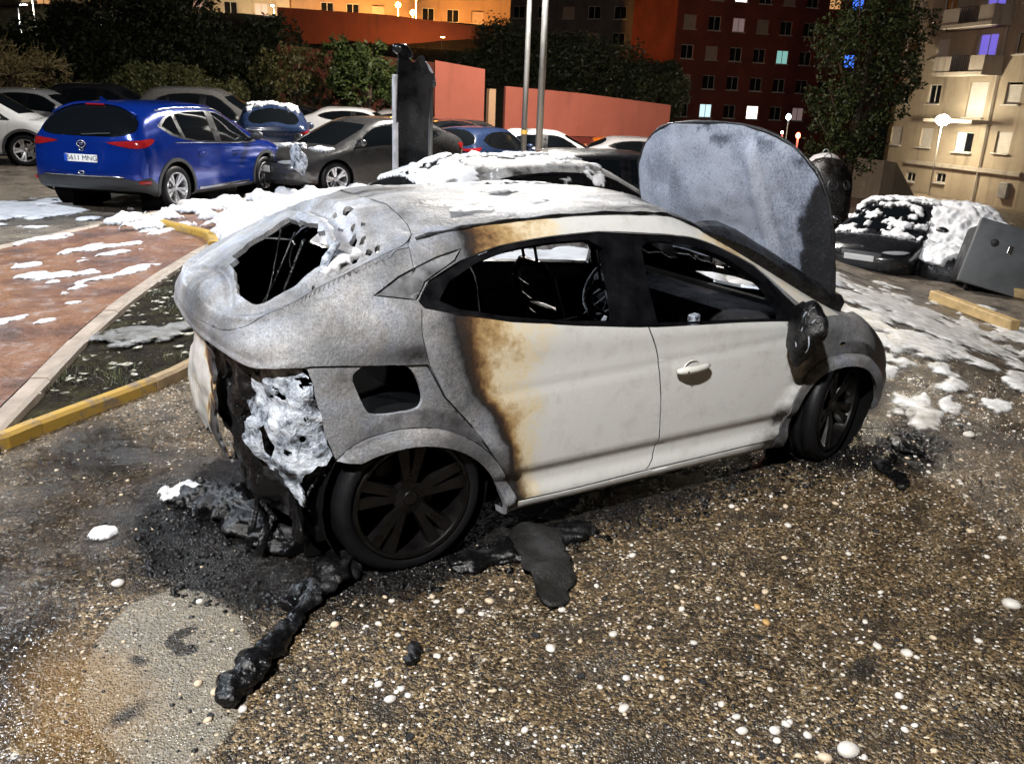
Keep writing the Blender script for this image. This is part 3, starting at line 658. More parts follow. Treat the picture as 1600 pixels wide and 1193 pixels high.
    m.tube([c, c+Vector((.3, 0, -.12))], .03, 8); m.build('steering_wheel', SOOT, root, True)
    m = MB()                                                                  # speaker ring and wiring seen in the rear door
    m.lathe([(.0, .0), (.05, .004), (.06, .014), (.075, .0), (.08, .012)], 24, c=(-2.17, -.66, .86)); m.build('speaker_ring', RUST, root, True, angle=40)
    m = MB()
    for k in range(16):
        x0, y0 = rng.uniform(-2.3, -.7), rng.uniform(-.7, .7); pts = []
        for j in range(6): pts.append((x0+.13*j*rng.uniform(.3, 1), y0+rng.uniform(-.08, .08), .55+rng.uniform(-.1, .22)))
        m.tube(pts, rng.uniform(.004, .009), 5)
    for k in range(40): m.box((rng.uniform(-2.3, -.5), rng.uniform(-.72, .72), rng.uniform(.24, .42)), (rng.uniform(.05, .25), rng.uniform(.05, .2), rng.uniform(.03, .15)), rng.uniform(0, 3), .01)
    m.build('burnt_debris', SOOT, root, True, angle=40)
    m = MB(); m.box((-.78, -.48, .80), (.07, .05, .07), .3, .015); m.box((-.80, -.48, .72), (.09, .05, .07), .2, .02); m.box((-.83, -.49, .63), (.075, .05, .09), .1, .02)
    m.build('seat_belt_stalk', MELTM, root, True, angle=50)
    # raised bonnet
    hw = [(0, .74), (.12, .76), (.3, .785), (.5, .785), (.68, .745), (.82, .64), (.92, .47), (.975, .25), (.99, 0)]
    out = [(y, v) for v, y in hw]+[(-y, v) for v, y in hw[::-1][1:]]
    out = spline(out, 4); out = np.concatenate([out, [(y, .16*(1-(y/.70)**6)) for y in np.linspace(-.70, .70, 24)]])
    gy, gv = [k.ravel() for k in np.meshgrid(np.linspace(-.79, .79, 64), np.linspace(0, 1, 46), indexing='ij')]
    G = np.stack([gy, gv], 1); G = G[inpoly(G, out)]; G = G[(((G[:, None]-out[None])**2).sum(2).min(1) > .012**2)]
    V2, e, f, *_ = delaunay_2d_cdt([Vector(p) for p in list(out)+list(G)], [(i, (i+1) % len(out)) for i in range(len(out))], [], 1, 1e-5)
    Y = np.array([p[:] for p in V2]); tl = R(20)
    # local frame: up the panel, outward face toward -x
    crown = .075*(1-(Y[:, 0]/.74)**2)+.10*Y[:, 1]*(1-Y[:, 1])*1.2-.05*Y[:, 1]**3+(fbm(np.c_[Y, Y[:, :1]*0], 4, 3)-.5)*.05+.02*np.sin(Y[:, 0]*5+1)*Y[:, 1]
    crown = crown+.022*np.exp(-((np.abs(Y[:, 0])-(.44-.16*Y[:, 1]))/.035)**2)*ss(Y[:, 1], .15, .3)*(1-ss(Y[:, 1], .75, .93))-.012*np.exp(-((np.abs(Y[:, 0])-(.50-.16*Y[:, 1]))/.018)**2)*ss(Y[:, 1], .1, .25)*(1-ss(Y[:, 1], .7, .9))
    ux = np.array([-math.sin(tl), 0, math.cos(tl)]); nx = np.array([-math.cos(tl), 0, -math.sin(tl)])
    def hp(off): return np.array([.03, .03, .875])+Y[:, 1:2]*ux+Y[:, :1]*np.array([0, 1, 0])+(crown[:, None]+off)*nx
    Fc = [tuple(q) for q in f]; a = hp(0); b = hp(-.014); n = len(a)
    fn = np.cross(a[Fc[0][1]]-a[Fc[0][0]], a[Fc[0][2]]-a[Fc[0][0]]); flip = fn@nx < 0
    if flip: Fc = [q[::-1] for q in Fc]
    E = {}
    for q in Fc:
        for i, j in ((q[0], q[1]), (q[1], q[2]), (q[2], q[0])):
            k = (min(i, j), max(i, j)); E[k] = None if k in E else (i, j)
    FF = Fc+[tuple(n+i for i in q[::-1]) for q in Fc]+[(e_[1], e_[0], n+e_[0], n+e_[1]) for e_ in E.values() if e_]
    def bh(V):
        y, z = V[:, 1], V[:, 2]; v = (z-.86)/.95; nz = fbm(V, 4, 4)-.5
        nz2 = fbm(V+3, 9, 4)-.5; r = -y+.10*(1-v)+nz*.30+nz2*.25-.20*ss(v, .72, 1.0)            # the nearer edge is scorched black
        b = .95-.45*ss(r, .60, .68)-.3*ss(nz2+nz*.5, .13, .2)*ss(v, .75, .95)
        return np.clip(b+nz*.18+.10*ss(V[:, 0]*0+fbm(V, 2, 2), .5, .7), 0, 1)
    me = mesh('bonnet', np.concatenate([a, b]), FF, True, {'burn': bh(np.concatenate([a, b]))}); me.set_sharp_from_angle(angle=R(50))
    bo = link('bonnet', me, BURN2, root)
    ol = out[:len(out)-24]; kk = [int(((Y-q)**2).sum(1).argmin()) for q in ol[::2]]; MB().tube([tuple(a[k]+nx*-.004) for k in kk], [.009+.003*math.sin(i*1.7) for i in range(len(kk))], 6).build('folded_edge', SOOT, bo, True)
    for sy in (-1, 1): MB().tube([(.06, sy*.60, .80), (.02, sy*.60, .86), (.02, sy*.58, .93)], .014, 8).build('hinge', SOOT, bo, True)
    for sy in (-1, 1):
        q = [B.S.ev([s_], [7.06])[0]+[0, 0, .004] for s_ in np.linspace(4.05, 7.05, 26)]; MB().tube([(k[0], sy*k[1], k[2]) for k in q], [.008+.004*math.sin(i*1.9) for i in range(26)], 6).build('roof_channel', CHAR, root, True)
    for k in range(3):
        y0 = rng.uniform(-.5, .35); MB().tube([(-2.75+rng.uniform(-.03, .03), y0, 1.28), (-2.85, y0+rng.uniform(-.1, .1), 1.05), (-2.95+rng.uniform(-.1, .1), y0+rng.uniform(-.2, .2), .8)], rng.uniform(.004, .009), 5).build('burnt_wire', CHAR, root, True)
    # a plank of burnt seal lying along the base of the bonnet
    m = MB(); m.tube([(-.06, -.66, .87), (-.02, -.4, .895), (.0, 0, .91), (-.02, .4, .895)], [.02, .025, .025, .02], 8); m.build('cowl_seal', CHAR, root, True)
    return root
t = NT('melted_plastic'); p = t.pos(); n1 = t.noise(13, 4, .65, p); n2 = t.noise(45, 2, .6, p)
c = t.ramp(t.math('ADD', t.math('MULTIPLY', n1, .6), t.math('MULTIPLY', t.noise(4.5, 4, .7, p), .4)), [(.36, (.008, .008, .009)), (.42, (.05, .055, .065)), (.47, (.22, .25, .30)), (.56, (.46, .50, .56)), (.72, (.58, .60, .64))])
MELTM = t.end(c, .42, 0, t.bump(t.math('ADD', n1, t.math('MULTIPLY', n2, .3)), .8, .03))
VOID = plain('cavity_shade', (.0012, .0012, .0012), .9, Specular_IOR_Level=.1)  # near-black colour stands in for the shade inside cavities and under cars
TRIMM = plain('black_trim', (.003, .003, .004), .34, 0, .4, 12, .15, 80)
RUST = plain('rusted_metal', (.30, .15, .05), .55, .3, .5, 14, .4, 60)
t = NT('sooty_glass'); p = t.pos(); n1 = t.noise(9, 6, .6, p)
ASHGL = t.end(t.ramp(n1, [(.3, (.03, .03, .032)), (.55, (.16, .165, .175)), (.8, (.3, .3, .31))]), .3, 0, t.bump(n1, .2, .004))
# the bonnet's ash is bluer and finer
t = NT('ashen_bonnet'); p = t.pos(); b = t.attr('burn'); n1 = t.noise(5, 5, .65, p); n2 = t.noise(75, 3, .7, p); n4 = t.noise(240, 1, .6, p)
x = t.math('ADD', b, t.math('MULTIPLY', t.math('SUBTRACT', n1, .5), .32)); x = t.math('ADD', x, t.math('MULTIPLY', t.math('SUBTRACT', n2, .5), .42))
c = t.ramp(x, [(.5, (.012, .012, .014)), (.66, (.03, .032, .038)), (.74, (.065, .078, .105)), (.88, (.135, .16, .215)), (1, (.29, .32, .39))])
c = t.mix(t.math('MULTIPLY', t.map(n4, .54, .68, 0, .55), t.map(x, .7, .82)), c, (.5, .53, .6)); c = t.mix(t.map(t.noise(60, 2, .6, p), .62, .72, 0, .6), c, (.07, .08, .1))
BURN2 = t.end(c, .55, .15, t.bump(t.math('ADD', n2, n4), .3, .004))
# ------------------------------------------------------------------ ground
def fast_mesh(name, V, T, smooth=False):
    V = np.asarray(V, np.float32); T = np.asarray(T, np.int32); me = bpy.data.meshes.new(name); k = T.shape[1]
    me.vertices.add(len(V)); me.vertices.foreach_set('co', V.ravel()); me.loops.add(T.size); me.loops.foreach_set('vertex_index', T.ravel())
    me.polygons.add(len(T)); me.polygons.foreach_set('loop_start', np.arange(0, T.size, k, dtype=np.int32)); me.polygons.foreach_set('loop_total', np.full(len(T), k, np.int32))
    if smooth: me.polygons.foreach_set('use_smooth', np.ones(len(T), bool))
    me.update(calc_edges=True); me.validate(); return me
def gridmesh(xs, ys):
    nx, ny = len(xs), len(ys); X, Y = [k.ravel() for k in np.meshgrid(xs, ys, indexing='ij')]
    i, j = [k.ravel() for k in np.meshgrid(np.arange(nx-1), np.arange(ny-1), indexing='ij')]; a = i*ny+j
    return X, Y, np.stack([a, a+ny, a+ny+1, a+1], 1)
def ground_mat():
    t = NT('exposed_aggregate'); p = t.pos()
    v1 = t.n('TexVoronoi', 0, {}, Vector=p, Scale=105.0).node; cell, dist = v1.outputs[1], v1.outputs[0]; rnd = t.n('SeparateColor', 0, i0=cell); rnd2 = t.n('SeparateColor', 1, i0=cell)
    mid = t.noise(2.6, 4, .62, p); fine = t.noise(22, 3, .65, p); big = mid
    base = t.ramp(rnd, [(0, (.006, .005, .004)), (.25, (.022, .016, .010)), (.46, (.078, .054, .030)), (.68, (.155, .112, .062)), (.88, (.26, .195, .115)), (.95, (.36, .30, .21)), (.982, (.55, .51, .46)), (1, (.7, .67, .62))])
    base = t.mix(t.map(mid, .3, .62, .1, .85), base, t.mix(1, base, (1.12, .98, .74), 'MULTIPLY'))
    base = t.mix(t.map(fine, .28, .54, .85, 0), base, (.018, .014, .010)); base = t.mix(t.map(t.noise(5.5, 4, .72, p), .48, .64, 0, .85), base, (.022, .016, .011))
    v2 = t.n('TexVoronoi', 0, {}, Vector=p, Scale=42.0).node; cell2, d2 = v2.outputs[1], v2.outputs[0]; r3 = t.n('SeparateColor', 2, i0=cell2)
    peb = t.math('MULTIPLY', t.map(r3, .90, .905), t.map(d2, .24, .30, 1, 0))
    base = t.mix(peb, base, t.mix(rnd2, (.55, .5, .44), (.75, .73, .70)))
    # dark oil and mud blotches
    blot = t.map(t.noise(1.1, 5, .68, p), .53, .66); base = t.mix(t.math('MULTIPLY', blot, .8), base, (.02, .015, .010))
    sep = t.n('SeparateXYZ', 0, i0=p); sepy = t.n('SeparateXYZ', 1, i0=p)
    nj = t.math('SUBTRACT', t.noise(3.2, 4, .65, p), .5); nj2 = t.math('SUBTRACT', fine, .5)
    def blob(cx, cy, rx, ry, rot=0, j=.7, soft=.3):
        m = t.n('Mapping', 0, {'vector_type': 'TEXTURE'}, Vector=p, Location=(cx, cy, 0), Rotation=(0, 0, R(rot)), Scale=(rx, ry, 1))
        f = t.n('VectorMath', 1, {'operation': 'LENGTH'}, i0=t.n('VectorMath', 0, {'operation': 'MULTIPLY'}, i0=m, i1=(1, 1, 0)))
        f = t.math('ADD', f, t.math('MULTIPLY', nj, j)); f = t.math('ADD', f, t.math('MULTIPLY', nj2, j*.5)); return t.map(f, 1-soft, 1, 1, 0)
    def union(l):
        o = l[0]
        for k in l[1:]: o = t.math('MAXIMUM', o, k)
        return o
    soot_and_shadow = union([blob(-2.95, -.22, .74, .95, 20, .45, .22), blob(-1.4, -.1, 2.1, .98, 0, .35, .25), blob(.35, -.75, .75, .55, -25), blob(-2.35, -.8, .75, .26, 5, .8), blob(-3.55, 1.0, .25, .4, 0, 1.0)])  # soot round the car; the rear blob also paints the car's cast shadow
    wet = union([blob(-3.62, .60, .55, 1.15, -8, .6, .4), blob(-3.9, .0, .4, .5, 0, .9, .5), blob(-4.15, -.6, .35, .7, 0, .9, .5), blob(-3.2, .3, .5, .6, 0, .6, .4), blob(5, 1.4, 4.5, 2.2, 25, .8, .6), blob(1.5, -1.2, 1.0, .35, -30, .9, .6)])
    fade = t.math('MULTIPLY', wet, .82); base = t.mix(fade, base, t.mix(1, base, (.12, .095, .075), 'MULTIPLY'))
    base = t.mix(t.math('MULTIPLY', soot_and_shadow, .96), base, t.mix(t.map(fine, .6, .75), (.0045, .0045, .005), (.04, .04, .043)))
    pale = blob(-3.57, -1.05, .27, .50, -8, .22, .05); base = t.mix(t.math('MULTIPLY', pale, .62), base, (.25, .225, .18))
    rusty = blob(-3.85, -1.1, .25, .5, 0, .9, .6); base = t.mix(t.math('MULTIPLY', rusty, .5), base, (.22, .12, .03))
    st = union([blob(-3.50, -.88, .065, .032, 10, .4, .2), blob(-3.535, -.93, .032, .06, 15, .4, .2), blob(-3.51, -.985, .05, .035, -20, .4, .2), blob(-3.66, -.97, .03, .05, 40, 1.6, .7), blob(-1.45, -2.2, .12, .06, 20, 1.2, .5), blob(-3.74, -1.24, .10, .05, 30, 1.8, .8)])
    base = t.mix(t.math('MULTIPLY', st, .9), base, (.014, .012, .010))
    # beyond the near lot: worn grey-brown tarmac
    dpt = t.math('ADD', t.math('MULTIPLY', sep, float(F2[0])), t.math('MULTIPLY', sepy, float(F2[1])))
    far = t.map(t.math('ADD', dpt, t.math('MULTIPLY', nj, 2)), 2.2, 6.5)
    tar = t.mix(t.map(big, .35, .65), (.13, .105, .08), (.25, .205, .16)); tar = t.mix(t.math('MULTIPLY', t.map(fine, .3, .6, .7, 0), 1), tar, (.03, .027, .024))
    tar = t.mix(blot, tar, (.045, .04, .035)); base = t.mix(far, base, tar)
    h = t.math('ADD', t.math('MULTIPLY', t.map(dist, 0, .6, 1, 0), .6), t.math('MULTIPLY', peb, 1.1)); h = t.math('ADD', h, t.math('MULTIPLY', fine, .8))
    rough = t.map(mid, .35, .65, .22, .50); rough = t.math('SUBTRACT', rough, t.math('MULTIPLY', t.math('MAXIMUM', soot_and_shadow, wet), .10))
    return t.end(base, rough, 0, t.bump(h, .85, .012), Specular_IOR_Level=.55)
def build_ground():
    Ds = np.concatenate([np.linspace(-12, 0, 14), np.linspace(.6, 30, 75)[1:], np.linspace(32, 60, 15), [70, 90, 120, 170, 260, 400]])
    ls = np.concatenate([[-250, -150, -90, -60], np.linspace(-40, -9, 22), np.linspace(-8, 14, 78), np.linspace(15, 40, 22), [60, 90, 150, 250]])
    l, D, F4 = gridmesh(ls, Ds); P = CAMP[:2]+D[:, None]*F2+l[:, None]*R2
    V = np.c_[P, gz(P[:, 0], P[:, 1])]; me = fast_mesh('ground', V, F4[:, ::-1], True)
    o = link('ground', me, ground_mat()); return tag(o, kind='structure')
GROUND = build_ground()
KERBST = plain('pale_kerb_stone', (.30, .24, .19), .6, 0, .3, 5, .5, 90)
YELLOW = None
def worn_yellow():
    t = NT('worn_yellow_paint'); p = t.pos(); n = t.noise(8, 8, .7, p); k = t.map(n, .5, .62)
    c = t.mix(k, (.40, .245, .04), (.20, .15, .10)); return t.end(c, .5, 0, t.bump(t.noise(60, 5, .6, p), .4, .006))
YELLOW = worn_yellow()
def kerb(name, path, w, h, mats, z0=0, stone=.85):
    "a kerb of single stones following a curve; each stone is an object of its own"
    root = empty(name, (0, 0, 0)); tag(root, kind='structure')
    P = spline(path, 10); d = np.r_[0, np.cumsum(np.hypot(*np.diff(P, axis=0).T))]; L = d[-1]; n = max(1, int(round(L/stone)))
    for k in range(n):
        s0, s1 = L*k/n+.004, L*(k+1)/n-.004; q = np.linspace(s0, s1, 5); X = np.c_[np.interp(q, d, P[:, 0]), np.interp(q, d, P[:, 1])]
        tt = np.gradient(X, axis=0); tt /= np.linalg.norm(tt, axis=1)[:, None]; nn = np.c_[-tt[:, 1], tt[:, 0]]
        prof = [(-w/2, -.05), (-w/2, h-.02), (-w/2+.018, h), (w/2-.018, h), (w/2, h-.02), (w/2, -.05)]; V = []; Fc = []
        jz = rng.uniform(-.006, .006)
        for i in range(5):
            for a, b in prof:
                q2 = X[i]+nn[i]*a; V.append((q2[0], q2[1], z0+b+(jz if b > 0 else 0)))
        m = len(prof)
        for i in range(4):
            for j in range(m-1): Fc.append((i*m+j, i*m+j+1, i*m+m+j+1, i*m+m+j))
        Fc += [tuple(range(m)), tuple(range(5*m-1, 4*m-1, -1))]
        me = mesh('kerb_stone', V, Fc, False); bm = bmesh.new(); bm.from_mesh(me); bmesh.ops.recalc_face_normals(bm, faces=bm.faces); bm.to_mesh(me); bm.free()
        link('kerb_stone', me, mats[min(k, len(mats)-1)], root)
    return root
PALE = [(-4.35, .45), (-4.112, 1.147), (-3.99, 1.498), (-3.764, 2.144), (-3.409, 3.159), (-2.937, 4.316), (-2.218, 5.828), (-1.539, 7.039), (-1.0, 7.75)]
YEL = [(-4.55, .98), (-4.168, 1.174), (-3.996, 1.268), (-3.806, 1.433), (-3.635, 1.562), (-3.29, 1.816), (-3.025, 2.032), (-2.76, 2.323), (-2.5, 2.65), (-2.1, 3.3), (-1.6, 4.6), (-1.2, 6.2), (-1.02, 7.4)]
FARK = [(-7.5, 3.6), (-5.6, 5.5), (-4.194, 7.026), (-3.83, 7.428), (-3.268, 8.141), (-2.504, 9.099), (-1.46, 10.275), (-.377, 11.162), (1.249, 12.072), (3.5, 12.9)]
kerb('pale_kerb', PALE, .13, .10, [KERBST])
TANK = plain('bare_tan_kerb', (.27, .19, .10), .55, 0, .4, 7, .5, 90)
kerb('yellow_kerb', YEL[:], .085, .085, [YELLOW]*2+[TANK])
kerb('far_kerb', FARK, .12, .095, [KERBST])
kerb('yellow_corner_kerb', [(-2.0, 8.95), (-1.85, 8.5), (-1.70, 8.0), (-1.56, 7.5), (-1.60, 7.0), (-1.68, 6.62)],   .12, .10, [YELLOW], .06, 1.2)
def flat_poly(name, poly, zf, m, step=.25, kind='structure', rough_h=0):
    poly = np.array(poly); lo, hi = poly.min(0), poly.max(0); gx, gy = [k.ravel() for k in np.meshgrid(np.arange(lo[0], hi[0], step), np.arange(lo[1], hi[1], step))]
    G = np.stack([gx, gy], 1)+_NR.uniform(-.2, .2, (len(gx), 2))*step; G = G[inpoly(G, poly)]
    V, e, f, *_ = delaunay_2d_cdt([Vector(p) for p in list(poly)+list(G)], [(i, (i+1) % len(poly)) for i in range(len(poly))], [], 1, 1e-5)
    X = np.array([v[:] for v in V]); z = zf(X)
    if rough_h: z = z+(fbm(np.c_[X, X[:, :1]*0], 3, 4)-.5)*rough_h
    me = mesh(name, np.c_[X, z], [tuple(q) for q in f], True); o = link(name, me, m)
    if kind: tag(o, kind=kind)
    return o
t = NT('red_paving'); p = t.pos(); n1 = t.noise(1.6, 5, .65, p); n2 = t.noise(7, 4, .65, p); n3 = t.noise(45, 2, .6, p)
c = t.ramp(n1, [(.3, (.075, .055, .05)), (.45, (.17, .085, .055)), (.6, (.25, .125, .07)), (.75, (.20, .15, .13))])
c = t.mix(t.map(n2, .55, .75, 0, .55), c, (.34, .31, .30)); c = t.mix(t.map(n3, .3, .5, .6, 0), c, (.03, .022, .02))
PAVE = t.end(c, t.map(n2, .3, .7, .22, .55), 0, t.bump(t.math('ADD', n3, n2), .5, .012))
pl = spline(PALE, 5); fk = spline(FARK, 5)
flat_poly('pavement', np.concatenate([pl+[-.07, .03], fk[::-1][3:]*1.0+[.06, -.06], [(-9, 2), (-7, -2), (-5.0, -.5)]]), lambda X: .078+0*X[:, 0], PAVE, .3)
t = NT('trodden_soil'); p = t.pos(); n1 = t.noise(4, 5, .7, p); n2 = t.noise(40, 3, .7, p)
c = t.ramp(n1, [(.3, (.006, .005, .004)), (.5, (.016, .012, .007)), (.62, (.03, .028, .010)), (.75, (.06, .05, .03))]); c = t.mix(t.map(n2, .6, .75, 0, .7), c, (.22, .2, .17))
SOIL = t.end(c, .95, 0, t.bump(t.math('ADD', n1, n2), 1, .03), Specular_IOR_Level=.1)
yl = spline(YEL, 5)
ISL = np.concatenate([pl[6:]+[.07, -.02], yl[::-1][:-6]+[-.05, .04]])
flat_poly('planting_bed', ISL, lambda X: .045+0*X[:, 0], SOIL, .12, rough_h=.07)
def grass():
    r = np.random.RandomState(3); V = []; T = []; pts = r.uniform(ISL.min(0), ISL.max(0), (15000, 2)); pts = pts[inpoly(pts, ISL)]
    d = fbm(np.c_[pts, pts[:, :1]*0], 2.2, 3); pts = pts[d > .56]
    for x, y in pts:
        for k in range(2):
            a = r.uniform(0, 6.28); h = r.uniform(.02, .06); b = r.uniform(.01, .05); w = r.uniform(.002, .004); o = len(V); x1, y1 = x+r.normal(0, .02), y+r.normal(0, .02)
            V += [(x1-w*math.sin(a), y1+w*math.cos(a), .05), (x1+w*math.sin(a), y1-w*math.cos(a), .05), (x1+b*math.cos(a), y1+b*math.sin(a), .05+h)]; T.append((o, o+1, o+2))
    t = NT('winter_grass'); p = t.pos(); c = t.ramp(t.noise(3, 4, .6, p), [(.3, (.03, .03, .008)), (.5, (.05, .06, .014)), (.7, (.10, .09, .03))])
    o = link('grass', fast_mesh('grass', V, T), t.end(c, .5)); return tag(o, 'short patchy grass growing in the planting bed', 'grass', kind='stuff')
grass()
def litter():
    r = np.random.RandomState(14); pts = r.uniform(ISL.min(0), ISL.max(0), (900, 2)); pts = pts[inpoly(pts, ISL)]; V = []; T = []
    for x, y in pts:
        n = r.randint(3, 6); a = r.uniform(0, 6.28); s = abs(r.normal(.018, .012))+.004; o = len(V); z = .06+r.uniform(0, .03); el_ = r.uniform(.3, 1)
        V += [(x+s*math.cos(a+k*6.283/n), y+s*el_*math.sin(a+k*6.283/n), z+r.uniform(0, .012)) for k in range(n)]+[(x, y, z+.012)]
        T += [(o+k, o+(k+1) % n, o+n) for k in range(n)]
    t = NT('pale_litter'); p = t.pos(); c = t.ramp(t.noise(30, 1, .5, p), [(.35, (.05, .04, .02)), (.5, (.30, .27, .2)), (.7, (.5, .5, .47))])
    tag(link('litter', fast_mesh('litter', V, T), t.end(c, .6)), 'pale leaves and scraps littering the planting bed', 'litter', kind='stuff')
litter()
# ------------------------------------------------------------------ pebbles, gravel, charred litter
STONES = [plain('white_pebble', (.56, .53, .49), .42, 0, .12, 20, .25, 120), plain('cream_pebble', (.52, .42, .30), .45, 0, .15, 20, .25, 120), plain('ochre_pebble', (.45, .27, .10), .45, 0, .2, 20, .25, 120), plain('black_clinker', (.012, .012, .013), .45, 0, .3, 20, .6, 60)]
def ico(sub):
    bm = bmesh.new(); bmesh.ops.create_icosphere(bm, subdivisions=sub, radius=1); bm.verts.index_update()
    V = np.array([v.co[:] for v in bm.verts]); T = np.array([[v.index for v in f.verts] for f in bm.faces]); bm.free(); return V, T
I1, T1 = ico(1); I2, T2 = ico(2); I3, T3 = ico(3)
PEBM = []
for k in range(6):
    V = I2*(1+.28*(fbm(I2+k*7, 1.3, 2)-.5)[:, None])*[1, rng.uniform(.7, .95), rng.uniform(.45, .6)]; PEBM.append(V)
PEBME = {}
def pebble(x, y, r, m):
    k = (rng.randrange(6), m)
    if k not in PEBME: PEBME[k] = fast_mesh('pebble', PEBM[k[0]], T2, True); PEBME[k].materials.append(STONES[m])
    return link('pebble', PEBME[k], None, GROUND, loc=(x, y, float(gz(x, y))+r*.17), rot=(rng.uniform(-.25, .25), rng.uniform(-.25, .25), rng.uniform(0, 6)), scale=(r, r, r))
for x, y, r in ((-1.848, -2.45, .040), (-.557, -2.229, .042), (-2.988, -1.564, .023), (-2.074, -2.228, .019), (-2.375, -1.584, .020), (-2.55, -1.227, .019), (1.13, -1.008, .035), (-3.652, -.431, .026), (-2.2, -1.4, .016)): pebble(x, y, r, 0)
pebble(-1.5, -1.747, .016, 2); pebble(-1.55, -1.84, .018, 2)
for k in range(560):
    D = rng.uniform(2.1, 6.2); l = rng.uniform(-.45, .66)*D; p = LD(l, D)
    if len([0 for c in GROUND.children]) > 285: break
    if p.y > -.98 and p.x > -3.3 and p.x < .6 or p.x < -3.7 or p.y > .6: continue
    pebble(p.x, p.y, abs(rng.gauss(.0085, .0042))+.003, rng.choice([0, 0, 0, 0, 1, 1, 3]))
def scatter(name, n, sizes, m, sel, seed, label, rough=.18):
    r = np.random.RandomState(seed); D = np.sqrt(r.uniform(1.7**2, 7.5**2, n)); l = r.uniform(-.66, .66, n)*D
    P = CAMP[:2]+D[:, None]*F2+l[:, None]*R2; P = P[sel(P)]; n = len(P); s = np.clip(np.abs(r.normal(sizes[0], sizes[1], n)), .002, None)
    a = r.uniform(0, 6.28, n); el = r.uniform(.6, 1, n); fl = r.uniform(.4, .7, n); V = np.repeat(I1[None], n, 0)*(1+r.uniform(-rough, rough, (n, len(I1), 1)))
    x = V[:, :, 0]*s[:, None]; y = V[:, :, 1]*(s*el)[:, None]; z = V[:, :, 2]*(s*fl)[:, None]
    X = x*np.cos(a)[:, None]-y*np.sin(a)[:, None]+P[:, :1]; Y = x*np.sin(a)[:, None]+y*np.cos(a)[:, None]+P[:, 1:]; Z = z+(gz(P[:, 0], P[:, 1])+s*.12)[:, None]
    o = link(name, fast_mesh(name, np.stack([X, Y, Z], 2).reshape(-1, 3), (T1[None]+np.arange(n)[:, None, None]*len(I1)).reshape(-1, 3), rough < .3), m)
    return tag(o, label, 'gravel', kind='stuff')
offcar = lambda P: ~((P[:, 0] > -3.15) & (P[:, 0] < .4) & (np.abs(P[:, 1]) < .8)) & ~inpoly(P, np.concatenate([pl, [(-2, 12), (-9, 12), (-9, 1)]])) & ~inpoly(P, ISL)
dens = lambda P, lo: fbm(np.c_[P, P[:, :1]*0], 1.6, 3) > lo
scatter('white_gravel', 5200, (.0046, .0022), STONES[0], lambda P: offcar(P) & dens(P, .47) & (P[:, 0] > -3.4), 1, 'small white pebbles set loose over the brown car park surface')
scatter('cream_gravel', 3000, (.0050, .0022), STONES[1], lambda P: offcar(P) & dens(P, .38), 2, 'small cream pebbles strewn over the brown car park surface')
scatter('dark_gravel', 4200, (.0055, .003), STONES[3], lambda P: offcar(P), 3, 'small black cinders strewn over the car park surface')
near = lambda P: offcar(P) & (((P[:, 0]+2.95)/.6)**2+((P[:, 1]+.25)/.75)**2 < 1) | (np.abs(P[:, 1]+.93) < .14) & (P[:, 0] > -3) & (P[:, 0] < .9)
scatter('cinders', 60000, (.0045, .0065), CHAR, near, 4, 'black cinders and molten crumbs heaped beside the burnt car', .5)
def lump(name, pts, radii, m, label, cat, seed=0, amp=.5, flat=.6, n=14, fs=16):
    "irregular charred log: swept tube with lumpy surface"
    P = spline(pts, 14); n = n*2; rr = np.interp(np.linspace(0, 1, len(P)), np.linspace(0, 1, len(radii)), radii); V = []; Fc = []
    for i, p in enumerate(P):
        tt = P[min(i+1, len(P)-1)]-P[max(i-1, 0)]; tt /= np.linalg.norm(tt); w = np.array([-tt[1], tt[0], 0]); w /= np.linalg.norm(w)+1e-9; u = np.array([0, 0, 1.])
        for k in range(n): a = 2*math.pi*k/n; V.append(p+(w*math.cos(a)+u*math.sin(a)*flat)*rr[i])
    for i in range(len(P)-1):
        for k in range(n): Fc.append((i*n+k, i*n+(k+1) % n, (i+1)*n+(k+1) % n, (i+1)*n+k))
    Fc += [tuple(range(n-1, -1, -1)), tuple(range((len(P)-1)*n, len(P)*n))]; V = np.array(V)
    nz = fbm(V+seed, fs, 4)-.5; nf = fbm(V+seed, fs*3.2, 3)-.5; cen = np.repeat(P, n, 0); V = cen+(V-cen)*(1+amp*2.6*nz+amp*1.6*nf)[:, None]; V[:, 2] = np.maximum(V[:, 2], gz(V[:, 0], V[:, 1])+.002)
    o = link(name, mesh(name, V, Fc, True), m)
    sb = o.modifiers.new('smooth', 'SUBSURF'); sb.levels = 1; sb.render_levels = 1
    return tag(o, label, cat)
lump('charred_strip', [(-3.46, -1.37, .03), (-3.40, -1.30, .035), (-3.32, -1.21, .04), (-3.2, -1.09, .03), (-3.09, -.97, .028), (-2.98, -.86, .045), (-2.83, -.74, .05)], [.03, .055, .06, .042, .028, .07, .09], CHAR, 'long charred strip of molten plastic lying in front of the rear wheel', 'debris', 3, .55)
lump('charred_lump', [(-3.14, -.93, .03), (-3.05, -.86, .035), (-2.96, -.84, .03)], [.03, .05, .04], CHAR, 'rounded charred lump against the long charred strip', 'debris', 9)
lump('charred_lump', [(.32, -1.02, .02), (.16, -1.1, .03), (.10, -1.25, .02), (.0, -1.33, .02)], [.05, .045, .04, .025], CHAR, 'black charred strip lying beside the front wheel', 'debris', 12, .4)
lump('charred_lump', [(.62, -.86, .02), (.5, -.98, .03), (.55, -1.1, .02)], [.04, .05, .03], CHAR, 'forked charred strip ahead of the front wheel', 'debris', 15, .4)
lump('charred_lump', [(-2.86, -1.44, .015), (-2.82, -1.38, .02), (-2.80, -1.35, .015)], [.022, .034, .026], CHAR, 'fist sized black cinder alone on the gravel below the rear wheel', 'debris', 21, .5)
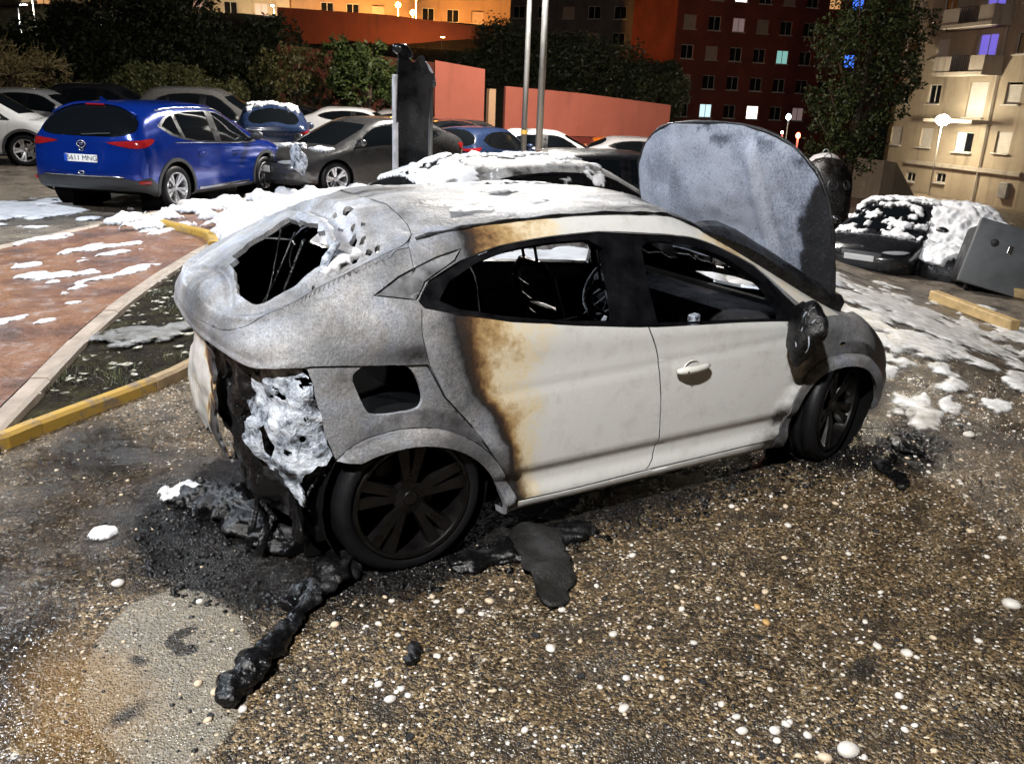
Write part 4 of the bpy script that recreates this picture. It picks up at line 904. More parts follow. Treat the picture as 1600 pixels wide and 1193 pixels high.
lump('charred_lump', [(-3.30, .22, .02), (-3.2, .12, .04), (-3.1, -.05, .04), (-3.0, -.35, .05), (-2.92, -.52, .03)], [.06, .10, .12, .13, .08], CHAR, 'heap of charred rubble under the missing rear bumper', 'debris', 31, .7, .55, 20, 13)
lump('charred_lump', [(-2.45, -.93, .02), (-2.2, -.96, .02), (-1.98, -.93, .025), (-1.7, -.93, .02)], [.05, .06, .08, .03], CHAR, 'low ridge of cinders along the sill behind the rear wheel', 'debris', 41, .8, .5, 14, 15)
# torn undertray flap in front of the sill
fl = np.array([(-2.12, -.86), (-2.17, -1.03), (-2.25, -1.33), (-2.2, -1.39), (-2.14, -1.36), (-2.02, -1.21), (-1.95, -1.01), (-1.97, -.86)]); flo = jag(spline(fl, 3, True), .016, .03, 2)
o = flat_poly('torn_flap', flo, lambda X: .012+.055*ss(X[:, 1], -1.4, -.85)+.07*(fbm(np.c_[X, X[:, :1]*0], 11, 3)-.35), soot('scorched_felt', (.008, .0078, .007), .7), .03, None)
sd = o.modifiers.new('thick', 'SOLIDIFY'); sd.thickness = .012; tag(o, 'torn felt undertray flap lying beside the sill', 'debris')
# ------------------------------------------------------------------ fire-fighting foam
def foam(name, label, x0, x1, y0, y1, cell, field, zf, sharp=1.0, hmax=.1, m=None):
    xs = np.arange(x0, x1, cell); ys = np.arange(y0, y1, cell); X, Y, F4 = gridmesh(xs, ys); h = field(np.c_[X, Y]); raw = h.copy()
    h = np.where(h > 0, hmax*np.clip(h, 0, 1)**sharp, -.004); keep = (h[F4] > 0).any(1); F4 = F4[keep]
    u = np.unique(F4); idx = np.full(len(X), -1); idx[u] = np.arange(len(u)); V = np.c_[X, Y, zf(X, Y)+h][u]
    me = fast_mesh(name, V, idx[F4], True); at = me.attributes.new('film', 'FLOAT', 'POINT'); at.data.foreach_set('value', np.clip(raw[u]*2.2, 0, 1).astype(np.float32))
    o = link(name, me, m or FOAM); return tag(o, label, 'foam', kind='stuff')
def bub(P, n, r0, r1, seed, cx, cy, rx, ry):
    "height of a heap of puffy lumps"
    r = np.random.RandomState(seed); h = np.full(len(P), -1.0)
    for k in range(n):
        a = r.uniform(0, 6.28); q = np.sqrt(r.uniform()); x, y = cx+q*rx*math.cos(a), cy+q*ry*math.sin(a); rad = r.uniform(r0, r1); d2 = ((P[:, 0]-x)**2+(P[:, 1]-y)**2)/rad**2
        base = (1-q*q)
        h = np.where(d2 < 1, np.maximum(h, base+.55*np.sqrt(np.clip(1-d2, 0, 1))*rad*2.2), h)
    return h
def el(P, cx, cy, rx, ry, rot=0):
    c, s = math.cos(R(rot)), math.sin(R(rot)); dx, dy = P[:, 0]-cx, P[:, 1]-cy; return 1-np.hypot((dx*c+dy*s)/rx, (-dx*s+dy*c)/ry)
def F3(P, sc, o=5): return fbm(np.c_[P, P[:, :1]*0+sc*3.3], sc, o)
g0 = lambda X, Y: gz(X, Y)+.004
gp = lambda X, Y: np.where(inpoly(np.c_[X, Y], np.concatenate([pl, fk[::-1]])), .085, gz(X, Y)+.004)
def heap1(P): return bub(P, 260, .09, .30, 5, .55, 7.2, 2.0, 1.15)*(1+.25*(F3(P, 5)-.5))
foam('foam_heap', 'high white foam heap between the burnt car and the blue car', -1.9, 3.0, 5.6, 8.9, .035, heap1, gp, 1, .62)
foam('foam_heap', 'low white foam heap close behind the burnt car', -2.4, 2.6, 1.3, 3.2, .04, lambda P: bub(P, 220, .10, .26, 8, .1, 2.2, 2.2, .75), g0, 1, .62)
foam('foam_heap', 'flat foam heap seen through the windscreen opening of the burnt car', 2.2, 6.0, 2.6, 6.2, .05, lambda P: bub(P, 200, .12, .3, 12, 4.0, 4.4, 1.7, 1.6), g0, 1, .16)
foam('foam_sheet', 'thin patchy foam on the red paving before the blue car', -2.6, 3.4, 8.2, 12.6, .045, lambda P: np.clip(el(P, .6, 10.2, 3.0, 1.5, 40)*1.1+(F3(P, 2.6)-.56)*4.6, -1, 1)*(.55+.9*F3(P, 7, 2)), gp, .6, .16)
foam('foam_sheet', 'bright foam patch on the tarmac left behind the blue car', -6.5, -2.2, 9.0, 13.5, .05, lambda P: np.clip(el(P, -3.9, 11.0, 1.9, 1.15, 35)*1.4+(F3(P, 2.4)-.53)*4.2, -1, .8), g0, .5, .05)
foam('foam_flecks', 'scattered foam flecks on the red paving by the pale kerb', -6.0, -1.5, 3.4, 9.0, .03, lambda P: np.where(inpoly(P, np.concatenate([pl+[-.15, .05], fk[::-1], [(-9, 2), (-6, 0)]])), np.clip((fbm(np.c_[P@np.array([[.75, -.6], [.6, .75]])*[.8, 2.4], P[:, :1]*0], 2.4, 4)-.645)*9, -1, 1), -1), lambda X, Y: .08+0*X, .5, .03)
def sheetR(P): return np.clip(np.maximum(el(P, 4.9, 2.2, 3.6, 1.5, 22), el(P, 3.0, 1.0, 1.3, .8, 30))*1.3+.02+(fbm(np.c_[P@np.array([[.85, .5], [-.5, .85]]).T*[.8, 1.9], P[:, :1]*0], 2.4, 5)-.50)*5.5, -1, 1)*(.75+.5*F3(P, 8, 2))
foam('foam_sheet', 'wide wet foam sheet on the ground in front of the burnt car', .9, 9.5, -1.2, 5.2, .04, sheetR, g0, .6, .032, TFOAM)
foam('foam_flecks', 'scattered foam flecks on the gravel ahead of the front wheel', 1.0, 4.6, -1.8, .9, .025, lambda P: np.clip((fbm(np.c_[P@np.array([[.85, .5], [-.5, .85]]).T*[.9, 2.6], P[:, :1]*0+4], 1.5, 4)-.63)*9, -1, 1), g0, .5, .02, TFOAM)
foam('foam_flecks', 'small blue white foam clot beside the heap of charred rubble', -3.5, -3.0, .02, .5, .015, lambda P: np.clip(el(P, -3.27, .22, .10, .08)*1.6+(F3(P, 12)-.55)*4, -1, 1), lambda X, Y: gz(X, Y)+.03, .6, .05)
foam('foam_fleck', 'small white foam blob on the wet ground left of the burnt car', -3.8, -3.5, -.1, .15, .01, lambda P: np.clip(el(P, -3.655, .02, .055, .05)*2+(F3(P, 14)-.5)*2, -1, 1), g0, .5, .03)
ASHM = TFOAM.copy(); ASHM.name = 'grey_ash_film'; [setattr(e, 'color', tuple(c*.32 for c in e.color[:3])+(1,)) for n in ASHM.node_tree.nodes if n.type == 'VALTORGB' for e in n.color_ramp.elements]
foam('ash_patch', 'grey ash patch lying in the middle of the planting bed', -3.6, -2.3, 2.3, 3.9, .02, lambda P: np.clip(el(P, -3.0, 3.05, .36, .26, 20)*1.3+(F3(P, 7)-.52)*2.6, -1, 1), lambda X, Y: .075+0*X, .6, .02, ASHM)
# ------------------------------------------------------------------ other cars
def lows(x, w, zs=(.22, .26, .40, .66, .88), yf=(.90, .985, 1.0, 1.005, .995), dx=(0, 0, 0, 0, 0)): return [(x+d, w*f, z) for d, f, z in zip(dx, yf, zs)]
SUV = [
 [(-3.44, 0, .36), (-3.51, 0, .42), (-3.53, 0, .55), (-3.52, 0, .74), (-3.48, 0, .92), (-3.46, 0, 1.06), (-3.44, 0, 1.14), (-3.40, 0, 1.22), (-3.36, 0, 1.30), (-3.32, 0, 1.37)],
 [(-3.42, .46, .36), (-3.49, .48, .42), (-3.51, .5, .55), (-3.50, .51, .74), (-3.46, .52, .92), (-3.44, .52, 1.06), (-3.41, .51, 1.14), (-3.36, .47, 1.24), (-3.28, .28, 1.40), (-3.24, 0, 1.46)],
 [(-3.30, .80, .34), (-3.34, .85, .40), (-3.36, .87, .54), (-3.35, .875, .74), (-3.34, .87, .92), (-3.35, .84, 1.06), (-3.31, .795, 1.17), (-3.20, .69, 1.37), (-3.12, .38, 1.545), (-3.10, 0, 1.58)],
 [(-3.06, .84, .25), (-3.06, .895, .30), (-3.06, .91, .42), (-3.06, .915, .68), (-3.06, .91, .90), (-3.08, .885, 1.06), (-3.02, .825, 1.24), (-2.93, .68, 1.50), (-2.90, .38, 1.61), (-2.88, 0, 1.638)],
 lows(-2.66, .92)+[(-2.66, .90, 1.05), (-2.63, .825, 1.28), (-2.58, .675, 1.56), (-2.56, .38, 1.64), (-2.55, 0, 1.66)],
 lows(-2.15, .92)+[(-2.15, .905, 1.035), (-2.13, .825, 1.28), (-2.08, .675, 1.585), (-2.06, .38, 1.65), (-2.05, 0, 1.668)],
 lows(-1.40, .92)+[(-1.40, .905, 1.0), (-1.39, .82, 1.25), (-1.38, .67, 1.575), (-1.37, .38, 1.64), (-1.36, 0, 1.66)],
 lows(-.80, .92)+[(-.80, .90, .985), (-.85, .82, 1.2), (-.98, .655, 1.49), (-.93, .37, 1.55), (-.90, 0, 1.57)],
 lows(-.18, .915)+[(-.12, .885, .98), (-.05, .83, 1.02), (.02, .73, 1.05), (.10, .38, 1.08), (.13, 0, 1.09)],
 lows(.30, .91, (.24, .28, .42, .66, .84))+[(.30, .87, .93), (.32, .81, .975), (.34, .70, 1.0), (.38, .36, 1.035), (.40, 0, 1.045)],
 [(.62, .78, .24), (.68, .83, .29), (.72, .845, .42), (.73, .845, .60), (.72, .82, .74), (.70, .775, .84), (.68, .71, .89), (.68, .60, .925), (.72, .31, .96), (.73, 0, .97)],
 [(.78, .45, .24), (.84, .48, .29), (.88, .49, .42), (.88, .49, .60), (.87, .48, .74), (.84, .45, .82), (.81, .43, .865), (.79, .38, .895), (.79, .2, .92), (.80, 0, .93)],
 [(.84, 0, .24), (.90, 0, .29), (.93, 0, .42), (.94, 0, .60), (.92, 0, .74), (.89, 0, .81), (.87, 0, .845), (.86, 0, .87), (.855, 0, .885), (.85, 0, .90)]]
# a taller people carrier, and an ordinary hatchback with a full nose and tail
MPV = [[(x-(.05 if k < 3 else 0), y, z if j < 5 else z+.22*(z-.95)/.7*(1 if 3 <= k <= 7 else .8)) for j, (x, y, z) in enumerate(r)] for k, r in enumerate(SUV)]
HATCHB = [[(x+(-.10 if k < 3 else (.22 if k >= 11 else (.16 if k == 10 else 0))), y, z) for (x, y, z) in r] for k, r in enumerate(HERO)]
GLASS = None
t = NT('dark_car_glass'); GLASS = t.end((.004, .005, .006), .05, 0, None, Specular_IOR_Level=.6, Coat_Weight=.3)
t = NT('clear_car_glass')
gl = t.n('BsdfGlossy', 0, Color=(1, 1, 1), Roughness=.03); tr = t.n('BsdfTransparent', 0, Color=(.55, .62, .6)); mx = t.n('MixShader', 0, i0=t.math('ADD', t.math('MULTIPLY', t.n('LayerWeight', 1, Blend=.15), .6), .05), i1=tr, i2=gl)
t.t.links.new(mx, t.out.inputs[0]); CLEARG = t.m
REDL = plain('red_lamp_lens', (.22, .008, .010), .15, 0, .1, 4, .1, 40, Coat_Weight=.6)
CLEARL = plain('headlamp_lens', (.45, .46, .48), .12, .3, .15, 9, .2, 40, Coat_Weight=.8)
PLATEM = plain('plate_white', (.72, .72, .72), .35, 0, .05); PLATEB = plain('plate_blue', (.01, .06, .4), .35, 0, .05); INK = plain('plate_ink', (.01, .01, .012), .4, 0, .05)
BLUE = carpaint('royal_blue_paint', (.0035, .025, .22), .14, .45, .1)
PAINT = carpaint('paint_slot', (.3, .3, .3))
def build_car(kind, detail, paint):
    "a complete car at the origin, front axle at x=0, facing +x"
    net = {'suv': SUV, 'mpv': MPV, 'hatch': HATCHB}[kind]; up = kind != 'hatch'; S0 = Surf(net); wb = 2.66 if up else 2.578; wr = .36 if up else .315; rr = .245 if up else .225; wz = wr-.005; ar = wr+.055
    ds, dt = {2: (.12, .14), 1: (.22, .3)}[detail]
    if up:
        SW = [(3.35,6.2),(3.9,6.55),(4.6,6.72),(5.5,6.8),(6.5,6.8),(7.0,6.75),(7.3,6.5),(7.78,5.3),(7.72,5.1),(6.9,5.08),(5.9,5.1),(4.8,5.16),(4.0,5.5)]
        panes = [[(3.62,6.15),(4.0,6.46),(4.33,6.58),(4.48,5.47),(4.15,5.62)], [(4.5,6.62),(5.1,6.72),(5.75,6.74),(5.8,5.2),(5.2,5.22),(4.68,5.38)], [(6.05,6.74),(6.6,6.72),(7.0,6.66),(7.22,6.4),(7.6,5.3),(7.45,5.2),(6.6,5.18),(6.05,5.2)]]
        RWn = [(-.3,6.0),(1,6.12),(1.9,6.42),(2.15,6.95),(2.25,7.6),(2.28,9.5),(-.3,9.5)]; TL = spline([(.7,5.05),(1.5,5.42),(2.5,5.5),(3.0,5.3),(2.6,4.8),(1.8,4.45),(1.2,4.6)], 2, True)
        GATE = [(-.3,2.4),(1.2,2.4),(1.55,4.4),(1.72,5.5),(2.1,6.7),(2.45,7.4),(2.6,9.5),(-.3,9.5)]
        RB = [(-.3,-.4),(-.3,2.05),(1.2,2.05),(1.7,1.8),(2.3,2.3),(2.8,2.1),(3.1,1.6),(3.3,1.0),(3.3,-.4)]
    else:
        SW = [(3.75,6.25),(4.16,6.5),(4.8,6.62),(5.5,6.7),(6.5,6.68),(7.0,6.68),(7.3,6.5),(7.75,5.3),(7.7,5.02),(6.66,4.98),(5.4,5.05),(4.5,5.4),(4.1,5.75)]
        panes = [[(4.2,6.2),(4.65,6.45),(5.1,6.55),(5.75,6.6),(5.8,5.15),(5.3,5.16),(4.55,5.5)], [(6.02,6.6),(6.6,6.58),(7.0,6.58),(7.2,6.35),(7.55,5.3),(7.45,5.12),(6.6,5.08),(6.02,5.12)]]
        RWn = [(1.0,9.5),(.95,7.7),(1.5,7.35),(2.9,7.3),(3.35,7.6),(3.5,9.5)]; TL = spline([(1.2,4.6),(1.8,5.2),(2.6,5.3),(2.9,4.9),(2.6,4.2),(1.8,3.9)], 2, True)
        GATE = [(-.3,3.3),(1.1,3.3),(1.5,4.6),(1.3,6.2),(2.2,7.0),(3.7,7.1),(3.8,9.5),(-.3,9.5)]; RB = [(-.3,-.4),(-.3,.8),(2,.8),(3.1,.6),(3.3,-.4)]
    WSn = [(7.12,9.5),(7.1,7.3),(7.25,7.08),(7.85,7.15),(7.95,9.5)]
    DRn = [(4.45,5.2),(4.45,4.2),(4.62,3.2),(4.9,2.3),(4.98,1.25),(5.97,1.2),(5.98,5.08),(5.9,5.08),(4.8,5.15)]; DFn = [(6.0,5.08),(5.99,1.2),(7.5,1.25),(7.78,3),(7.8,4.9),(7.72,5.06),(6.9,5.06)]
    HDn = [(8.2,9.5),(8.15,7.3),(8.3,6.6),(9.8,6.5),(10.4,7.2),(10.75,9.5)]; HL = spline([(9.9,4.5),(10.3,5.4),(10.9,5.5),(11.2,4.8),(10.7,4.3)], 2, True); GR = [(11.15,4.9),(12.3,4.9),(12.3,3.5),(11.25,3.5)]; LI = [(10.7,2.5),(12.3,2.5),(12.3,1.3),(10.8,1.3)]
    SL = [(4.9,-.4),(4.95,1.15 if up else .7),(7.6,1.15 if up else .7),(7.65,-.4)]
    AR = arch_loop(S0, -wb, wz, ar, (3, 5.3, 0, 4.7)); AF = arch_loop(S0, 0, wz, ar, (7.2, 9.9, 0, 4.9)); loops = [SW, RWn, TL, GATE, RB, WSn, DRn, DFn, HDn, HL, GR, LI, SL, AR, AF]+panes
    if up: CR = arch_loop(S0, -wb, wz, ar+.06, (2.9, 5.5, 0, 4.9)); CF = arch_loop(S0, 0, wz, ar+.06, (7.0, 10, 0, 5.0)); loops += [CR, CF]
    B = Body(net, ds, dt, loops); root = empty('car')
    for L in (AR, AF): B.take(L)
    clad = [B.take(CR), B.take(CF)] if up else []
    pm = [B.take(q) for q in panes]; sw = B.take(SW); rw = B.take(RWn); tl = B.take(TL); ws = B.take(WSn); hl = B.take(HL); gr = B.take(GR); li = B.take(LI); rb = B.take(RB); sill = B.take(SL); gate = B.take(GATE); dr = B.take(DRn); df = B.take(DFn); hd = B.take(HDn)
    fk = dict(flange=.012, gap=.0025)
    B.part('body', B.free, 'C', paint, root, flange=.012, gap=.001)
    B.part('tailgate', gate, 'C', paint, root, **fk); B.part('bonnet', hd, 'C', paint, root, **fk); rwo = B.part('rear_window', rw, 'C', GLASS, root, push=-.004, **fk); B.part('windscreen', ws, 'C', GLASS, root, push=-.004, **fk)
    B.part('grille', gr, 'C', DARKPL, root, push=-.01, **fk); B.part('air_intake', li, 'C', DARKPL, root, push=-.012, **fk); rbo = B.part('rear_bumper', rb, 'C', DARKPL if up else paint, root, push=.006, **fk)
    for sd, sg in (('R', -1), ('L', 1)):
        d1 = B.part('rear_door', dr, sd, paint, root, **fk); d2 = B.part('front_door', df, sd, paint, root, **fk); B.part('window_trim', sw, sd, TRIMM, root, push=-.003, **fk); B.part('sill', sill, sd, DARKPL if up else paint, root, push=.005, **fk)
        for k, q in enumerate(pm): B.part('side_window', q, sd, GLASS, root, push=-.007, **fk)
        B.part('tail_light', tl, sd, REDL, root, push=.005, **fk); B.part('headlight', hl, sd, CLEARL, root, push=.004, **fk)
        for q in clad: B.part('arch_cladding', q, sd, DARKPL, root, push=.010, **fk)
        if detail > 1:
            for xx, zz, d in ((-.98 if up else -.9, .86, d2), (-1.95, .88, d1)):
                st = S0.side([(xx, zz)], (4, 8.5, 1, 5.4))[0]; q = S0.ev([st[0]], [st[1]])[0]
                MB().tube([(q[0]-.1, sg*(q[1]+.005), q[2]), (q[0]-.06, sg*(q[1]+.03), q[2]), (q[0]+.06, sg*(q[1]+.03), q[2]), (q[0]+.1, sg*(q[1]+.005), q[2])], .013, 8).build('handle', paint, d, True)
        q = S0.ev([7.45], [5.2])[0]; m = MB(); V = I2*[.07, .12, .085]; m.add(V+[q[0]+.02, sg*(q[1]+.13), q[2]+.10], T2); m.tube([(q[0]+.04, sg*(q[1]-.01), q[2]+.03), (q[0]+.03, sg*(q[1]+.08), q[2]+.06)], .025, 8); m.build('mirror', DARKPL if detail > 1 else paint, root, True)
        for x in (-wb, 0): put_wheel(root, x, sg*(.80 if up else .775), wz, wr, rr, .22, ALLOY, RUBBER, WC, ('std', up), spokes=5, hub=.05)
    m = MB(); m.box((-wb/2, 0, .33), (wb+.9, 1.45, .12)); m.box((-wb/2-.2, 0, .62), (2.3, 1.5, .06))
    for sx in (-wb, 0):
        for sy in (-1, 1): m.lathe([(ar+.01, -.14), (ar+.01, .14)], 20, c=(sx, sy*.72, wz)); m.box((sx, sy*.57, wz+.02), (2*ar, .02, 1.7*ar))
    m.build('underbody', VOID, root)
    q = S0.ev([0], [3.45 if up else 3.0])[0]; q2 = S0.ev([12], [3.0])[0]
    for name, c, sx in (('rear_plate', q, -1), ('front_plate', q2, 1)):
        MB().box((c[0]+sx*.012, 0, c[2]), (.012, .52, .11), 0, .004).build(name, PLATEM, root)
    B.hooks = rwo, rbo
    return root, B
def paint_tree(o, mats):
    for c in [k for k in bpy.data.objects if k.parent == o]:
        if c.type == 'MESH' and c.data.materials and c.data.materials[0].name in mats:
            c.material_slots[0].link = 'OBJECT'; c.material_slots[0].material = mats[c.data.materials[0].name]
        paint_tree(c, mats)
def blue_suv():
    root, B = build_car('suv', 2, BLUE); root.name = 'blue_car'; S = B.S
    tag(root, 'royal blue crossover parked with its rear to the camera, number plate lit', 'car')
    # chrome and reflectors on the rear bumper, number plate lettering, badge, wiper, third brake light, fin
    w, _ = B.hooks
    P = [S.ev([s], [2.13])[0]+[-.014, 0, 0] for s in np.linspace(0, 1.3, 9)]
    MB().tube([(p[0], p[1], p[2]) for p in P[::-1]]+[(p[0], -p[1], p[2]) for p in P[1:]], .011, 8).build('bumper_strip', CHROME, root, True)
    for sg in (-1, 1):
        q = S.ev([2.02], [1.85])[0]; m = MB(); m.box((q[0]-.02, sg*(q[1]+.012), q[2]-.02), (.03, .16, .05), sg*-.75, .01, ); m.build('reflector', REDL, root)
        m = MB(); a = S.ev([5.05], [1.28])[0]; b = S.ev([7.3], [1.28])[0]; m.box(((a[0]+b[0])/2, sg*(max(a[1], b[1])+.012), a[2]+.02), (b[0]-a[0], .016, .045), 0, .006); m.build('side_strip', CHROME, root)
        P = [S.ev([s], [5.03])[0]+[0, .004, 0] for s in np.linspace(4.1, 7.6, 14)]; MB().tube([(p[0], sg*p[1], p[2]) for p in P], .007, 6).build('chrome_line', CHROME, root, True)
        P = [S.ev([s], [6.95])[0]+[0, .004, .004] for s in np.linspace(3.6, 7.0, 14)]; MB().tube([(p[0], sg*p[1], p[2]) for p in P], .012, 6).build('roof_rail', CHROME, root, True)
    pl_ = [o for o in root.children if o.name.startswith('rear_plate')][0]; q = S.ev([0], [3.45])[0]
    me = text_mesh('5611 MNG', .105); link('plate_lettering', me, INK, pl_, loc=(q[0]-.0195, -.025, q[2]), rot=(R(90), 0, R(-90)))
    MB().box((q[0]-.0195, .235, q[2]), (.002, .05, .106)).build('plate_band', PLATEB, pl_)
    b = S.ev([0], [4.75])[0]; m = MB(); m.tube([(b[0]-.014, .065*math.cos(a), b[2]+.05*math.sin(a)) for a in np.linspace(0, 6.283, 25)], .009, 6); m.tube([(b[0]-.014, -.03, b[2]+.02), (b[0]-.014, .035, b[2]+.005), (b[0]-.014, -.035, b[2]-.008), (b[0]-.014, .03, b[2]-.022)], .007, 6); m.build('badge', CHROME, root, True)
    b = S.ev([0], [4.2])[0]; m = MB(); m.tube([(b[0]-.012, .035*math.cos(a), b[2]+.02*math.sin(a)) for a in np.linspace(0, 6.283, 17)], .006, 6); m.build('small_badge', CHROME, root, True)
    b = S.ev([0], [2.35])[0]; m = MB(); m.tube([(b[0]-.01, .05*math.cos(a), b[2]+.022*math.sin(a)) for a in np.linspace(0, 6.283, 17)], .008, 6); m.build('towing_badge', CHROME, root, True)
    a, c = S.ev([.0], [6.35])[0], S.ev([.85], [6.7])[0]; MB().tube([(a[0]-.02, .0, a[2]), (c[0]-.03, -c[1], c[2])], .010, 6).build('wiper', DARKPL, root)
    a = S.ev([2.15], [9])[0]; MB().box((a[0]-.02, 0, a[2]+.005), (.03, .3, .025), 0, .006).build('brake_light', REDL, root)
    m = MB(); a = S.ev([2.9], [9])[0]; m.add([(a[0]-.09, 0, a[2]), (a[0]+.09, -.02, a[2]), (a[0]+.09, .02, a[2]), (a[0]-.08, 0, a[2]+.08), (a[0]-.05, 0, a[2]+.08)], [(0, 1, 4, 3), (0, 3, 4, 2), (1, 2, 4), (0, 2, 1)]); m.build('aerial_fin', BLUE, root)
    # roof spoiler lip over the rear window
    P = [S.ev([2.32], [tt])[0]+[-.03, 0, .012] for tt in np.linspace(7.15, 9, 9)]; m = MB(); m.tube([(p[0], p[1], p[2]) for p in P]+[(p[0], -p[1], p[2]) for p in P[::-1][1:]], .022, 8); m.build('roof_spoiler', BLUE, root, True)
    h = R(46); sc = 1.07; root.rotation_euler = (0, 0, h); root.scale = (sc, sc, .985)
    # right rear wheel stands at (-1.5, 10.86)
    off = Vector((math.cos(h)*-2.66+math.sin(h)*-.0-(-.88)*math.sin(h), math.sin(h)*-2.66+(-.88)*math.cos(h), 0))*sc
    root.location = (-1.5-off.x+.20, 10.86-off.y-.12, 0)
    return root
PROTO = {}
CARP = {'white': (.62, .63, .63), 'silver': (.34, .35, .36), 'black': (.010, .010, .012), 'grey': (.10, .095, .09), 'navy': (.012, .022, .055), 'red': (.30, .012, .012), 'orange': (.45, .12, .01), 'charcoal': (.035, .034, .034), 'burnt': None}
SHADES = {k: carpaint('paint_'+k, v, .25, .2 if k in ('silver', 'grey', 'charcoal') else 0) for k, v in CARP.items() if v}
t = NT('ashen_shell'); p = t.pos(); n1 = t.noise(4, 5, .65, p); n2 = t.noise(30, 3, .65, p)
x = t.math('ADD', n1, t.math('MULTIPLY', t.math('SUBTRACT', n2, .5), .3)); SHADES['burnt'] = t.end(t.ramp(x, [(.32, (.015, .014, .014)), (.42, (.10, .095, .09)), (.55, (.26, .255, .25)), (.75, (.40, .40, .41))]), .6, .15, t.bump(n2, .5, .006))
SHADES['charred'] = soot('charred_body', (.010, .009, .010), .38)
for k in ('hatch', 'mpv', 'suv'):
    PROTO[k] = build_car(k, 1, PAINT)
def place_car(kind, u, D, head, shade, label, name='parked_car', sc=(1, 1, 1), cx=-1.25, dz=0, first=set(), glass=None):
    "the middle of the car stands in column u at depth D; head is its direction in degrees"
    proto = PROTO[kind][0]
    if kind in first: root = copy_tree(proto)
    else: first.add(kind); root = proto
    root.name = name; tag(root, label, 'car', 'cars parked in the lot')
    # paint goes on object slots so copies can share their meshes
    m = {'paint_slot': SHADES[shade]}
    if shade in ('charred', 'burnt'): m.update({'headlamp_lens': SOOT, 'red_lamp_lens': SOOT, 'plate_white': SOOT, 'silver_alloy': BLACKRIM, 'dark_plastic': SOOT, 'dark_car_glass': VOID})
    paint_tree(root, m)
    hz = 158+(u-818)*.0406; l = (u-800)/FPX*D; c = LD(l, D); h = R(head)
    root.rotation_euler = (0, 0, h); root.scale = sc
    p = Vector((c.x-math.cos(h)*cx*sc[0], c.y-math.sin(h)*cx*sc[0], 0)); root.location = (p.x, p.y, float(gz(c.x, c.y))+dz)
    return root
def foam_on(root, kind, name, label, val, th, seed=0, sc=6):
    "foam lying on a car body: val(s,t,P,noise) > 0 where it lies; it thins out to nothing at its edge"
    n2 = Body({'hatch': HATCHB, 'mpv': MPV, 'suv': SUV, 'hero': HERO}[kind],   .06, .07, []); s_, t_ = n2.st.T; res = []
    for sd, sg in (('R', -1), ('L', 1)):
        Q = n2.P*[1, sg, 1]; h = val(s_, t_, Q, fbm(Q+seed, sc, 4)); m = (h[n2.T] > 0).any(1)
        if not m.any(): continue
        push = np.where(h > 0, .006+th*np.sqrt(np.clip(h*4.5, 0, 1))*(.25+1.5*fbm(Q+seed, 7, 3)), -.015)
        o = n2.part(name, m, sd, FOAM, None, P=n2.P+n2.N*push[:, None], flange=0, gap=0, film=np.clip(h*8, 0, 1))
        o.matrix_world = Matrix.LocRotScale(root.location, root.rotation_euler, root.scale); res.append(o)
    for k, o in enumerate(res): tag(o, label+(' on its left side' if len(res) > 1 and k else ' on its right side' if len(res) > 1 else ''), 'foam', kind='stuff')
# ------------------------------------------------------------------ buildings and walls
def wallmat(name, c1, c2, sc=.6, bump=.3, stain=(.04, .03, .025), amt=.5):
    if name in MATS: return MATS[name]
    t = NT(name); p = t.pos(); n1 = t.noise(sc, 5, .65, p); n2 = t.noise(sc*9, 4, .65, p); sx = t.n('Mapping', 0, Vector=p, Scale=(1.2, 1.2, .16)); st = t.noise(1.3, 4, .6, sx)
    c = t.mix(t.map(n1, .35, .65), c1, c2); c = t.mix(t.map(st, .55, .75, 0, amt), c, stain); c = t.mix(t.map(n2, .62, .8, 0, .35), c, stain)
    MATS[name] = t.end(c, .8, 0, t.bump(n2, bump, .03)); return MATS[name]
def brickmat(name, c1, c2):
    t = NT(name); p = t.pos(); sw = t.n('CombineXYZ', 0, i0=t.math('ADD', t.n('SeparateXYZ', 0, i0=p), t.n('SeparateXYZ', 1, i0=p)), i1=t.n('SeparateXYZ', 2, i0=p))
    b = t.n('TexBrick', 0, Vector=sw, Color1=c1, Color2=c2, Mortar=(.16, .11, .09), Scale=2.0, Mortar_Size=.012, Brick_Width=.5, Row_Height=.16)
    n1 = t.noise(.4, 5, .65, p); c = t.mix(t.map(n1, .35, .7, 0, .6), b, (.05, .018, .014)); return t.end(c, .8)
FRAME = plain('white_window_frame', (.5, .5, .48), .5, 0, .1); DKGLASS = t = None
t = NT('window_glass'); DKGLASS = t.end((.008, .009, .011), .06, 0, None, Specular_IOR_Level=.6)
SHUT = plain('roller_shutter', (.42, .33, .27), .6, 0, .12); SHUTW = plain('pale_shutter', (.5, .49, .46), .6, 0, .12)
LIT = {'white': emit('lit_window_white', (1, .93, .8), 3.2), 'teal': emit('lit_window_teal', (.35, .75, .68), .5), 'warm': emit('lit_window_warm', (1, .5, .2), .55), 'blue': emit('lit_window_blue', (.06, .2, 1), 1.6), 'dim': emit('lit_window_dim', (.7, .5, .5), .16), 'violet': emit('lit_window_violet', (.25, .2, 1), .5), 'cool': emit('lit_window_cool', (.6, .85, .9), 1.0)}
